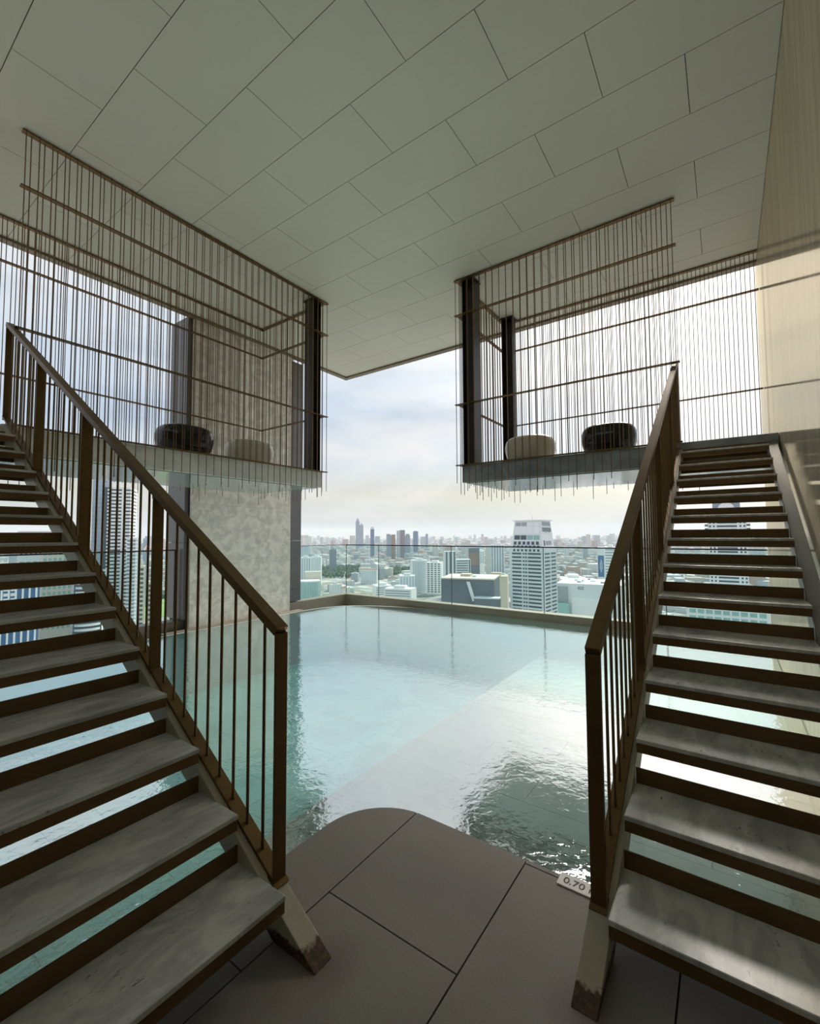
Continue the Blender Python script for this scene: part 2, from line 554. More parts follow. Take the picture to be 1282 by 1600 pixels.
def clip(poly, half):
    """clip a polygon with half-planes a*x+b*y<=c (convex)"""
    for a, b, cc in half:
        out = []
        for i in range(len(poly)):
            p, q = poly[i], poly[(i + 1) % len(poly)]
            dp, dq = a * p[0] + b * p[1] - cc, a * q[0] + b * q[1] - cc
            if dp <= 0: out.append(p)
            if (dp < 0 < dq) or (dq < 0 < dp):
                k = dp / (dp - dq)
                out.append((p[0] + k * (q[0] - p[0]), p[1] + k * (q[1] - p[1])))
        poly = out
        if len(poly) < 3: return []
    return poly

ZW = -0.10          # water level
ZF = -0.62          # pool floor
ZC = 5.375          # ceiling
YL, XR = 5.36, 5.85  # front faces of the two platforms
ZS, ZB = 2.525, 2.262
WALL_Y = -0.475

# ------------------------------------------------------------------ shell: deck, pool basin, walls, ceiling
DX, DY, DR = 2.045, 1.74, 0.36
arc = [(DX - DR + DR * math.cos(a), DY - DR + DR * math.sin(a)) for a in [math.pi / 2 * i / 16 for i in range(17)]]
halfs = [(1, 0, DX), (0, 1, DY)]
for i in range(16):
    (x0, y0), (x1, y1) = arc[i], arc[i + 1]
    a, b = (y1 - y0), -(x1 - x0)
    L = math.hypot(a, b)
    halfs.append((a / L, b / L, (a * x0 + b * y0) / L))
floor = MB().prism([(-1.0, WALL_Y)] + [(x - 0.02 if x > 1.9 else x, y - (0.02 if y > 1.5 else 0)) for x, y in [(DX, WALL_Y)] + arc] + [(-1.0, DY - 0.02)], 'z', -0.75, -0.026).obj('floor', 'ceiling_gap')
meta(floor, kind='structure')
G = 0.0028
rows = [(1.415, 1.80, [-0.25, 0.973, 2.2]), (0.80, 1.415, [-1.09, 0.16, 1.39, 2.62]), (0.178, 0.80, [-0.47, 0.77, 2.02]), (-0.475, 0.178, [-1.09, 0.16, 1.39, 2.62])]
for y0, y1, xs in rows:
    xs = [-1.0] + [x for x in xs if -1.0 < x < DX] + [DX + 0.1]
    for x0, x1 in zip(xs, xs[1:]):
        p = clip([(x0 + G, y0 + G), (x1 - G, y0 + G), (x1 - G, y1 - G), (x0 + G, y1 - G)], halfs)
        if len(p) > 2:
            MB().prism(p, 'z', -0.028, 0.0).obj('floor_tile', 'deck_tile', floor, bevel=0.0012)
rim = [(8.12, WALL_Y), (8.13, 4.8), (8.08, 5.4), (7.97, 6.0), (7.81, 6.46), (7.62, 6.84), (7.38, 7.12), (7.08, 7.28), (6.75, 7.35), (6.3, 7.37), (-1.0, 7.37)]
ZD = -1.12          # deeper part of the pool, beyond the shelf
SHELF = 2.72
basin = MB().prism([(-1.0, SHELF)] + rim[1:], 'z', ZD - 0.16, ZD - 0.022).add(box_v(2.02, 8.12, WALL_Y, SHELF, ZD - 0.16, ZF - 0.022), BOXF).add(box_v(-1.0, 2.02, DY - 0.02, SHELF, ZD - 0.16, ZF - 0.022), BOXF).obj('pool_floor', 'ceiling_gap')
meta(basin, kind='structure')
k = 0
px = 2.04 - 8 * 0.412 + 0.21
while px < 8.1:
    y = WALL_Y - (0.62 if k % 2 else 0.0)
    while y < 7.4:
        x0, x1 = max(px, -1.0), min(px + 0.412, 8.12)
        for (c0, c1, zt, mt) in ((WALL_Y, SHELF, ZF, 'pool_marble'), (SHELF, 7.37, ZD, 'pool_turquoise')):
            y0, y1 = max(y, c0), min(y + 1.24, c1)
            if zt == ZF and x0 < DX - 0.025:
                y0 = max(y0, DY - 0.02)
            if x1 - x0 > 0.03 and y1 - y0 > 0.03:
                MB().box(x0 + G, x1 - G, y0 + G, y1 - G, zt - 0.022, zt).obj('pool_tile', mt, basin)
        y += 1.24
    px += 0.412
    k += 1
# rim wall: thin band following the curved overflow edge
inner = []
for i, (x, y) in enumerate(rim):
    inner.append((x, y))
outer = [(8.17, WALL_Y), (8.18, 4.82), (8.13, 5.42), (8.02, 6.03), (7.86, 6.49), (7.66, 6.88), (7.41, 7.16), (7.10, 7.33), (6.76, 7.40), (6.3, 7.42), (-1.0, 7.42)]
rimo = MB()
for i in range(len(rim) - 1):
    rimo.prism([inner[i], outer[i], outer[i + 1], inner[i + 1]], 'z', -1.28, ZW - 0.004)
meta(rimo.obj('trim_1', 'rim_white'), kind='structure')
# ledge of pale stone between the pool and the pier
meta(MB().box(3.6, 6.5, 7.42, 7.56, -1.28, ZW + 0.012).obj('trim_2', 'curb_stone', bevel=0.004), kind='structure')
# gutter floor behind the rim
meta(MB().prism([(8.17, WALL_Y), (8.36, WALL_Y), (8.36, 7.75), (-1.0, 7.75), (-1.0, 7.42), (6.3, 7.42), (7.10, 7.33), (7.66, 6.88), (8.02, 6.03), (8.18, 4.82)], 'z', -0.80, -0.42).obj('trim_3', 'slab_stone'), kind='structure')

# water body
wp = [(-0.99, DY)] + list(reversed(arc)) + [(DX, WALL_Y + 0.006), (8.12, WALL_Y + 0.006)] + rim[1:-1] + [(-0.99, 7.37)]
bm = bmesh.new()
top = [bm.verts.new((x, y, ZW)) for x, y in wp]
bot = [bm.verts.new((x, y, ZF + 0.004)) for x, y in wp]
ft = bm.faces.new(top)
fb = bm.faces.new(list(reversed(bot)))
n = len(wp)
for i in range(n):
    bm.faces.new((top[i], bot[i], bot[(i + 1) % n], top[(i + 1) % n]))
bmesh.ops.recalc_face_normals(bm, faces=bm.faces)
for f in bm.faces:
    f.material_index = 0 if all(abs(v.co.z - ZW) < 1e-5 for v in f.verts) else 1
bmesh.ops.triangulate(bm, faces=[f for f in bm.faces if len(f.verts) > 4])
me = bpy.data.meshes.new('pool_water')
bm.to_mesh(me)
bm.free()
me.materials.append(M['water'])
me.materials.append(M['water_side'])
water = link('pool_water', me)
meta(water, 'clear turquoise water filling the pool around the deck, rippled and mirroring the sky', 'water', kind='stuff')

# curbs and glass balustrade
cb = root('pool_curb', 'low grey stone curb around the far side of the pool, carrying the glass balustrade', 'curb', (8.25, 7.85, -0.8))
MB().box(8.15, 8.38, WALL_Y, 7.98, -0.8, 0.04).obj('curb_length', 'curb_stone', cb, bevel=0.006)
MB().box(-0.98, 8.15, 7.75, 7.98, -0.8, 0.04).obj('curb_length', 'curb_stone', cb, bevel=0.006)
ZR = 1.265
br = root('glass_balustrade', 'frameless tinted glass balustrade on the long right-hand curb, under a dark top rail', 'balustrade', (8.2, 3.6, 0.03))
ys = [7.79, 6.742, 4.756, 2.79, 0.82, WALL_Y + 0.005]
for a, b in zip(ys, ys[1:]):
    MB().box(8.194, 8.206, b + 0.008, a - 0.008, 0.03, ZR - 0.01).obj('glass_panel', 'tinted_glass', br)
for a in ys[:-1]:
    MB().box(8.195, 8.205, a - 0.006, a + 0.006, 0.03, ZR - 0.022).obj('seal_joint', 'seal_dark', br)
MB().box(8.185, 8.215, WALL_Y + 0.005, 7.80, ZR - 0.022, ZR).obj('top_rail', 'rail_dark', br)
bl = root('glass_balustrade', 'short frameless glass balustrade between the stone pier and the far pool corner', 'balustrade', (7.4, 7.79, 0.03))
MB().box(6.70, 8.18, 7.784, 7.796, 0.03, ZR - 0.01).obj('glass_panel', 'tinted_glass', bl)
MB().box(6.70, 8.18, 7.778, 7.802, ZR - 0.012, ZR).obj('top_rail', 'grey_metal', bl)
bw = root('glass_balustrade', 'glass balustrade left of the stone pier, seen between the left stair railings', 'balustrade', (1.5, 7.79, 0.03))
for a, b in ((-1.0, 0.3), (0.3, 2.1), (2.1, 3.85)):
    MB().box(a + 0.006, b - 0.006, 7.784, 7.796, 0.03, ZR - 0.01).obj('glass_panel', 'tinted_glass', bw)
MB().box(-1.0, 3.97, 7.778, 7.802, ZR - 0.022, ZR).obj('top_rail', 'rail_dark', bw)
MB().box(3.93, 3.97, 7.778, 7.802, 0.04, ZR - 0.022).obj('end_post', 'rail_dark', bw)

# stone pier
pier = root('stone_pier', 'tall mottled grey stone pier from pool ledge to ceiling, behind the left platform', 'pier', (5.15, 7.8, ZW))
MB().box(4.10, 6.20, 7.60, 8.25, -0.5, ZC + 0.05).obj('core', 'ceiling_gap', pier)
zs = [ZW + 0.012, 0.30, 1.05, 2.05, 3.35, 4.65, ZC]
xs = [4.08, 5.68, 6.24]
for z0, z1 in zip(zs, zs[1:]):
    for x0, x1 in zip(xs, xs[1:]):
        MB().box(x0 + 0.0012, x1 - 0.0012, 7.55, 7.60, z0 + 0.0012, z1 - 0.0012).obj('stone_panel', 'pier_stone', pier)
for nm, x0, x1, zz in (('side_panel', 6.26, 6.70, [0.06, 0.33, 1.38, 3.0, 4.6, ZC]), ('side_panel', 4.00, 4.075, [0.06, 1.38, 3.0, ZC])):
    for z0, z1 in zip(zz, zz[1:]):
        MB().box(x0, x1, 7.75 if x0 > 5 else 7.62, 8.2, z0 + 0.003, z1 - 0.003).obj(nm, 'grey_metal', pier, label='flat dark grey metal side panel')

# walls
wr = MB().box(-1.0, 8.20, WALL_Y - 0.25, WALL_Y - 0.02, -0.9, ZC + 0.4).obj('wall_right', 'ceiling_gap')
meta(wr, kind='structure')
wx = [-1.0, 0.35, 2.6, 4.85, 7.1, 8.20]
for x0, x1 in zip(wx, wx[1:]):
    MB().box(x0 + 0.001, x1 - 0.001, WALL_Y - 0.02, WALL_Y, -0.8, ZC - 0.004).obj('wall_panel', 'wall_marble', wr)
meta(MB().box(-1.2, -1.0, WALL_Y - 0.25, 8.0, -0.9, 4.5).obj('wall_left_unseen', 'wall_plain'), kind='structure')  # unseen wall, height set by how much fill light it holds back

# ceiling with running-bond panels
CX1, CY1 = 7.97, 7.60
ceil = MB().box(-1.0, CX1 - 0.02, WALL_Y, CY1 - 0.02, ZC + 0.012, ZC + 0.42).obj('ceiling', 'ceiling_gap')
meta(ceil, kind='structure')
r = 0
x = 0.900 - 3 * 0.6355
g = 0.003
while x < CX1 - 0.12:
    x0, x1 = max(x, -1.0), min(x + 0.6355, CX1 - 0.12)
    off = 0.768 if (r - 3) % 2 == 0 else 0.145
    y = off - 1.2455
    while y < CY1 - 0.12:
        y0, y1 = max(y, WALL_Y), min(y + 1.2455, CY1 - 0.12)
        if y1 - y0 > 0.02 and x1 - x0 > 0.02:
            MB().box(x0 + g, x1 - g, y0 + g, y1 - g, ZC, ZC + 0.012).obj('ceiling_panel', 'ceiling_paint', ceil)
        y += 1.2455
    x += 0.6355
    r += 1
tr = MB()
tr.box(CX1 - 0.12, CX1, WALL_Y, CY1, ZC - 0.035, ZC + 0.42)
tr.box(-1.0, CX1 - 0.12, CY1 - 0.12, CY1, ZC - 0.035, ZC + 0.42)
meta(tr.obj('trim_4', 'trim_bronze'), kind='structure')

# ------------------------------------------------------------------ staircases
def staircase(axis, s0, going, rise, z0, w0, w1, str_in, str_out, label, marble, send, zoff):
    """axis: direction of climb; s = along climb, w = across"""
    def B(sa, sb, wa, wb, za, zb):
        return (wa, wb, sa, sb, za, zb) if axis == 'y' else (sa, sb, wa, wb, za, zb)
    base = (0.74, s0, 0) if axis == 'y' else (s0, 0.0, 0)
    st = root('staircase', label, 'staircase', base)
    a, b = min(w0, w1), max(w0, w1)
    for k in range(13):
        s, z = s0 + going * k, z0 + rise * k
        at = (((a + b) / 2, s, z) if axis == 'y' else (s, (a + b) / 2, z))
        t = MB().box(*B(s, s + 0.292, a, b, z - 0.019, z)).obj('tread', marble, st, bevel=0.004, at=at)
        m = MB()
        m.box(*B(s + 0.003, s + 0.008, a + 0.002, b - 0.002, z - 0.062, z - 0.0193))
        m.box(*B(s + 0.008, s + 0.292, a + 0.002, b - 0.002, z - 0.028, z - 0.0195))
        m.box(*B(s + 0.292, s + 0.299, a + 0.002, b - 0.002, z - 0.060, z + 0.066))
        m.obj('tread_tray', 'tray_bronze', t, label='folded bronze tray under the tread with a raised back lip')
    sl = rise / going
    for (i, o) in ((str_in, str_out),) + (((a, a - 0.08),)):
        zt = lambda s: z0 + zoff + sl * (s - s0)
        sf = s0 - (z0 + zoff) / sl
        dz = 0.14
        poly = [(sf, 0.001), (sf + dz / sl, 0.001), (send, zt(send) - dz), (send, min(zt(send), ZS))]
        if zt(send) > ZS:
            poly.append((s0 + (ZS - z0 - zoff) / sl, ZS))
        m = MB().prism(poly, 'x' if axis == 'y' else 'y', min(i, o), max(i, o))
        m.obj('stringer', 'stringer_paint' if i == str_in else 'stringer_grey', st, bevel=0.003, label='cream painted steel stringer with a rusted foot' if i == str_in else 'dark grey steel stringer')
    return st

staircase('y', 1.354, 0.2965, 0.1815, 0.19, 0.372, 1.112, 1.108, 1.19,
          'left open-riser staircase of grey marble treads on cream steel stringers, climbing to the left platform', 'tread_marble_left', YL, -0.092)
staircase('x', 1.675, 0.3225, 0.182, 0.19, -0.372, 0.374, 0.374, 0.455,
          'right open-riser staircase of grey marble treads beside the polished wall, climbing to the right platform', 'tread_marble_right', XR, -0.095)

# ------------------------------------------------------------------ stair railings
bal_mesh = tube_mesh(0.0065, 8, 'bronze', 'baluster')
def railing(axis, wa, wb, posts, s_base, z_base, slope_b, s_top, z_top, slope_t, send, label, nb):
    wm = (wa + wb) / 2
    def P(s, w, z):
        return (w, s, z) if axis == 'y' else (s, w, z)
    def vec(s, w, z):
        return Vector(P(s, w, z))
    zb = lambda s: z_base + slope_b * (s - s_base)       # top of stringer
    zt = lambda s: z_top + slope_t * (s - s_top)         # top of handrail
    rt_ = root('stair_railing', label, 'railing', P(posts[0], wm, zb(posts[0])))
    hw = (wb - wa) / 2
    # handrail, flat bar on its wide side
    L = math.hypot(1, slope_t)
    nrm = vec(-slope_t / L, 0, 1 / L)
    MB().bar(P(posts[0], wm, zt(posts[0]) - 0.022), P(send, wm, zt(send) - 0.022), vec(0, hw, 0), nrm * 0.019).obj('handrail', 'bronze', rt_, bevel=0.002)
    Lb = math.hypot(1, slope_b)
    nb_ = vec(-slope_b / Lb, 0, 1 / Lb)
    MB().bar(P(posts[0] + 0.006, wm, zb(posts[0] + 0.006) + 0.010), P(send, wm, zb(send) + 0.010), vec(0, hw, 0), nb_ * 0.008).obj('bottom_rail', 'bronze', rt_, bevel=0.0015)
    for i, s in enumerate(posts):
        MB().bar(P(s, wm, zb(s) - (0.02 if 0 < i else 0.0)), P(s, wm, zt(s) - 0.03), vec(0.006, 0, 0), vec(0, hw, 0)).obj('post', 'bronze', rt_, bevel=0.0015)
        if i < len(posts) - 1:
            MB().bar(P(s - 0.02, wm, zb(s - 0.02) + 0.003), P(s + 0.03, wm, zb(s + 0.03) + 0.003), vec(0, hw + 0.004, 0), nb_ * 0.006).obj('post_foot', 'bronze', rt_)
    for s0, s1 in zip(posts, posts[1:]):
        n_ = max(1, round((s1 - s0) / nb) - 1)
        for j in range(n_):
            s = s0 + (s1 - s0) * (j + 1) / (n_ + 1)
            z0 = zb(s) + 0.014
            link('baluster', bal_mesh, rt_, P(s, wm, z0), scale=(1, 1, zt(s) - 0.045 - z0))
    return rt_

railing('y', 1.137, 1.193, [1.46, 2.49, 3.515, 4.50, 5.445], 1.354, 0.098, 0.1815 / 0.2965, 1.46, 1.142, 0.595, 5.46,
        'bronze railing with slim balusters along the left staircase', 0.1045)
railing('x', 0.397, 0.450, [1.77, 2.83, 3.93, 5.0, 5.97], 1.675, 0.095, 0.182 / 0.3225, 1.77, 1.080, 0.577, 5.985,
        'bronze railing with slim balusters along the right staircase', 0.108)

# ------------------------------------------------------------------ hanging platforms with rod screens
wire_mesh = tube_mesh(0.0048, 6, 'wire_bronze', 'rod')
LEV = [ZC - 0.018, 4.82, 3.448, ZS + 0.006]

def rods(parent, pts, lo_fn, top=ZC - 0.002):
    for x, y in pts:
        lo = lo_fn()
        link('rod', wire_mesh, parent, (x, y, lo), scale=(1, 1, top - lo))

def outer_low():
    return ZB - random.choice([0.0, 0.004, 0.05, 0.09, 0.13, 0.16]) if random.random() < 0.85 else ZB - 0.2

def frange(a, b, st):
    n = int(round((b - a) / st))
    return [a + (b - a) * i / n for i in range(n + 1)]

def platform(kind):
    if kind == 'L':
        x0, x1, y0, y1 = -1.0, 5.06, YL, 6.97
        pr = root('hanging_platform', 'left hanging stone platform screened by slim bronze rods, near the stone pier', 'platform', (3.0, 6.2, ZB))
    else:
        x0, x1, y0, y1 = XR, 7.55, WALL_Y + 0.004, 3.19
        pr = root('hanging_platform', 'right hanging stone platform screened by slim bronze rods, beside the polished wall', 'platform', (6.7, 1.4, ZB))
    MB().box(x0, x1, y0, y1, ZB + 0.012, ZS).obj('slab', 'slab_stone_left_lit' if kind == 'L' else 'slab_stone', pr, bevel=0.004)
    MB().box(x0 + 0.05, x1 - 0.05, y0 + 0.05, y1 - 0.05, ZB, ZB + 0.011).obj('soffit', 'soffit_glass', pr, label='pale glossy panel under the slab')
    bars = []
    if kind == 'L':
        f0 = 1.17
        for z in LEV:
            bars.append((f0, x1 + 0.085, y0 - 0.058, y0 - 0.002, z))
            bars.append((x1 + 0.002, x1 + 0.058, y0, y1 + 0.06, z))
            bars.append((x0, x1 + 0.06, y1 + 0.002, y1 + 0.058, z))
        A = [(x, y0 - 0.054) for x in frange(1.195, x1 + 0.05, 0.1035)]
        Bf = [(x + 0.05, y0 - 0.009) for x in frange(1.195, x1 - 0.05, 0.1035)]
        E = [(x1 + 0.052, y) for y in frange(y0 + 0.05, y1 + 0.05, 0.1035)]
        E2 = [(x1 + 0.008, y + 0.05) for y in frange(y0 + 0.05, y1 - 0.08, 0.1035)]
        Bk = [(x, y1 + 0.053) for x in frange(0.3, x1, 0.1035)]
        Bk2 = [(x + 0.05, y1 + 0.008) for x in frange(0.3, x1 - 0.1, 0.1035)]
    else:
        f0 = 0.365
        for z in LEV:
            bars.append((x0 - 0.058, x0 - 0.002, f0, y1 + 0.085, z))
            bars.append((x0, x1 + 0.06, y1 + 0.002, y1 + 0.058, z))
            bars.append((x1 + 0.002, x1 + 0.058, y0, y1 + 0.06, z))
        A = [(x0 - 0.054, y) for y in frange(0.40, y1 + 0.06, 0.1035)]
        Bf = [(x0 - 0.009, y + 0.05) for y in frange(0.40, y1 - 0.05, 0.1035)]
        E = [(x, y1 + 0.052) for x in frange(x0 + 0.05, x1 + 0.05, 0.1035)]
        E2 = [(x + 0.05, y1 + 0.008) for x in frange(x0 + 0.05, x1 - 0.08, 0.1035)]
        Bk = [(x1 + 0.053, y) for y in frange(y0 + 0.04, y1, 0.1035)]
        Bk2 = [(x1 + 0.008, y + 0.05) for y in frange(y0 + 0.04, y1 - 0.1, 0.1035)]
    for (a, b, cc, d, z) in bars:
        MB().box(a, b, cc, d, z - 0.006, z + 0.006).obj('rail', 'bronze', pr)
    rods(pr, A, outer_low)
    rods(pr, E, outer_low)
    rods(pr, Bk, outer_low)
    for S in (Bf, E2, Bk2):
        rods(pr, S, lambda: ZS + 0.002)
    # steel posts of I-section, standing on the slab corners
    def post(cx, cy, alongx):
        m = MB()
        w, d, tf = 0.085, 0.10, 0.016
        if alongx:
            m.box(cx - d, cx - d + tf, cy - w, cy + w, ZS, ZC - 0.03)
            m.box(cx + d - tf, cx + d, cy - w, cy + w, ZS, ZC - 0.03)
            m.box(cx - d + tf, cx + d - tf, cy - 0.007, cy + 0.007, ZS, ZC - 0.03)
        else:
            m.box(cx - w, cx + w, cy - d, cy - d + tf, ZS, ZC - 0.03)
            m.box(cx - w, cx + w, cy + d - tf, cy + d, ZS, ZC - 0.03)
            m.box(cx - 0.007, cx + 0.007, cy - d + tf, cy + d - tf, ZS, ZC - 0.03)
        m.obj('post', 'dark_steel', pr, label='dark steel post of I-section')
        p2 = MB().box(cx - 0.12, cx + 0.12, cy - 0.12, cy + 0.12, ZC - 0.03, ZC - 0.012)
        p2.obj('head_plate', 'dark_steel', pr)
    if kind == 'L':
        post(4.95, YL + 0.11, True)
    else:
        post(XR + 0.11, 3.08, False)
        post(7.44, 3.08, False)
    return pr
platform('L')
platform('R')

# ------------------------------------------------------------------ pebble stools on the platforms
def stool(x, y, w, d, h, mat, label, flat):
    V, F = [], []
    prof = [(0.0, 0.0), (0.55, 0.0), (0.72, 0.03), (0.86, 0.16), (0.95, 0.34), (1.0, 0.56), (0.985, 0.74), (0.93, 0.88), (0.82, 0.965), (0.62, 1.0), (0.3, 1.0 - flat), (0.0, 1.0 - flat)]
    n = 40
    for r_, z in prof[1:-1]:
        for i in range(n):
            a = 2 * math.pi * i / n
            ca, sa = math.cos(a), math.sin(a)
            e = 0.86
            V.append((0.5 * w * r_ * math.copysign(abs(ca) ** e, ca), 0.5 * d * r_ * math.copysign(abs(sa) ** e, sa), h * z))
    m_ = len(prof) - 2
    for k in range(m_ - 1):
        for i in range(n):
            F.append((k * n + i, k * n + (i + 1) % n, (k + 1) * n + (i + 1) % n, (k + 1) * n + i))
    V += [(0, 0, 0), (0, 0, h * (1 - flat))]
    b, t = len(V) - 2, len(V) - 1
    for i in range(n):
        F.append((b, (i + 1) % n, i))
        F.append((t, (m_ - 1) * n + i, (m_ - 1) * n + (i + 1) % n))
    me = mk_mesh(V, F, 'pebble_stool', mat, True)
    o = link('pebble_stool', me, None, (x, y, ZS))
    md = o.modifiers.new('s', 'SUBSURF')
    md.levels = md.render_levels = 1
    return meta(o, label, 'stool')
stool(3.03, 5.80, 0.71, 0.62, 0.41, 'stool_black', 'glossy black pebble-shaped stool on the left platform', 0.02)
stool(4.07, 5.90, 0.74, 0.62, 0.40, 'stool_cream', 'cream pebble-shaped stool on the left platform, near the pier', 0.02)
stool(6.4, 2.34, 0.62, 0.74, 0.415, 'stool_cream', 'cream pebble-shaped stool on the right platform, beside the dark posts', 0.03)
stool(6.4, 1.25, 0.62, 0.70, 0.43, 'stool_black', 'glossy black pebble-shaped stool on the right platform, near the stair railing', 0.03)

# ------------------------------------------------------------------ depth marker on the deck edge
pl = root('depth_marker', 'small white depth plaque reading 0.70 m at the pool edge by the right stair', 'plaque', (2.018, 0.53, 0.0))
m = MB()
pp = []
for cx, cy, a0 in ((2.052, 0.640, 0), (1.988, 0.640, 90), (1.988, 0.420, 180), (2.052, 0.420, 270)):
    for i in range(5):
        a = math.radians(a0 + i * 22.5)
        pp.append((cx + 0.006 * math.cos(a), cy + 0.006 * math.sin(a)))
m.prism(pp, 'z', 0.0005, 0.006)
m.obj('plate', 'plaque_white', pl)
cu = bpy.data.curves.new('lettering', 'FONT')
cu.body = '0.70 m'
cu.size = 0.052
cu.extrude = 0.0004
cu.align_x = 'LEFT'
tmp = bpy.data.objects.new('tmp_text', cu)
COL.objects.link(tmp)
bpy.context.view_layer.update()
me = bpy.data.meshes.new_from_object(tmp.evaluated_get(bpy.context.evaluated_depsgraph_get()))
COL.objects.unlink(tmp)
bpy.data.objects.remove(tmp)
me.materials.clear()
me.materials.append(M['letter_dark'])
lt = link('lettering', me, pl, (2.001, 0.626, 0.0068))
lt.rotation_euler = (0, 0, -math.pi / 2)
lt['label'] = 'dark printed characters 0.70 m'

# ------------------------------------------------------------------ the city, 140 m below
GZ = -140.0
meta(MB().box(-3000, 30000, -18000, 25000, GZ - 5, GZ).obj('ground', 'city_ground'), kind='structure')
# bearing (degrees from +X), distance, width, depth, height of the roof relative to the deck
BD = {
    'exchange': (19.99, 415, 42.1, 33, -6.9),
    'spire_a': (42.11, 4531, 38.6, 40, 163.2),
    'spire_b': (41.62, 4527, 38.6, 40, 118.1),
    'slim_dark': (40.23, 2609, 22.4, 25, 46.8),
    'twin_brown': (37.85, 2502, 50.3, 30, 6.0),
    'pair_tall': (36.58, 2701, 50.5, 30, 29.9),
    'pair_short': (35.71, 2650, 30.5, 30, 6.8),
    'blue_slab': (34.68, 3200, 36.8, 30, 24.2),
    'far_grey': (33.24, 3603, 20.7, 20, 4.2),
    'white_wide': (34.27, 1100, 39.5, 25, -61.0),
    'white_grid': (32.21, 1062, 38.0, 25, -64.7),
    'stripe_dark': (29.44, 1005, 58.6, 25, -36.2),
    'board': (27.24, 1364, 32.7, 25, -39.5),
    'slim_white': (25.47, 1320, 12.9, 20, -34.0),
    'slim_grey': (24.32, 1528, 46.6, 25, -32.8),
    'dark_low': (27.63, 424, 50.2, 45, -40.8),
    'beige_res': (24.52, 652, 33.4, 20, -58.3),
    'mall': (13.33, 518, 65.1, 60, -53.2),
    'mall_back': (15.41, 660, 35.2, 40, -61.2),
    'blue_screen': (12.22, 827, 11.1, 20, -21.6),
    'striped_r': (11.22, 877, 18.9, 25, -22.7),
    'drum': (48.13, 841, 40.2, 40, -82.7),
    'dark_block': (45.21, 1725, 26.5, 25, -52.8),
    'white_l1': (48.57, 1284, 28.0, 20, -60.4),
    'white_l2': (47.24, 1328, 29.3, 20, -60.8),
    'white_mid': (44.29, 2126, 77.6, 20, -134.8),
    'red_roof': (40.64, 1305, 48.4, 20, -99.3),
    'terrace1': (39.00, 882, 32.8, 30, -98.2),
    'terrace2': (36.66, 800, 51.7, 30, -94.8),
    'step_white': (35.79, 960, 33.1, 25, -86.3),
    'teal_far': (48.65, 1952, 37.2, 25, -46.1),
    'left_glass': (70.18, 536, 15.1, 22, 57.2),
    'left_band': (68.50, 496, 21.0, 26, 46.9),
    'left_balc': (67.14, 470, 6.4, 20, -0.1),
    'beige_slim': (66.33, 583, 6.2, 14, -32.1),
    'logo_blue': (66.02, 1046, 11.1, 25, -3.2),
    'beige_slim2': (65.38, 543, 7.6, 14, -46.9),
    'dark_far': (63.27, 2828, 19.1, 25, -7.3),
    'blue_fins': (77.99, 408, 43.0, 40, -26.0),
    'white_back': (75.32, 561, 28.4, 25, 6.7),
    'beige_back': (73.65, 509, 23.5, 25, -10.2),
    'round_white': (71.07, 431, 20.4, 25, -30.8),
    'disc': (-0.05, 552, 32.1, 30, 16.3),
    'podium': (0.21, 514, 64.9, 50, -69.2),
}
unit = mk_mesh(box_v(-0.5, 0.5, -0.5, 0.5, 0, 1), BOXF, 'unit_box')
UB = {}
def ubox(mat):
    if mat not in UB:
        UB[mat] = mk_mesh(box_v(-0.5, 0.5, -0.5, 0.5, 0, 1), BOXF, 'block', mat)
    return UB[mat]

def tower(key, label, turn=0.0, name='building', w=None, d=None):
    b, dist, w0, d0, zt = BD[key]
    a = math.radians(b)
    w, d = w or w0, d or d0
    dd = dist + d / 2
    o = root(name, label, 'building', (dd * math.cos(a), dd * math.sin(a), GZ), None, a - math.pi / 2 + math.radians(turn), local=True)
    return o, w, d, zt - GZ

def blk(o, name, x0, x1, y0, y1, z0, z1, mat):
    """a box-shaped part in the building's own frame: x to the right, y away from the pool, z up from the street"""
    return link(name, ubox(mat), o, ((x0 + x1) / 2, (y0 + y1) / 2, z0), scale=(x1 - x0, y1 - y0, z1 - z0))

def bands(o, w, d, z0, z1, mat, pitch=3.4, share=0.45, name='window_band', e=0.12, x0=None, x1=None):
    n = int((z1 - z0) / pitch)
    for i in range(n):
        z = z1 - (i + 0.75) * pitch
        blk(o, name, (-w / 2 if x0 is None else x0) - e, (w / 2 if x1 is None else x1) + e, -d / 2 - e, d / 2 + e, z, z + pitch * share, mat)

def cols(o, w, d, z0, z1, n, mat, share=0.5, name='window_strip', e=0.12, x0=None, x1=None):
    a, b = (-w / 2 if x0 is None else x0), (w / 2 if x1 is None else x1)
    st = (b - a) / n
    for i in range(n):
        x = a + (i + 0.5) * st
        blk(o, name, x - st * share / 2, x + st * share / 2, -d / 2 - e, -d / 2 + 0.5, z0, z1, mat)

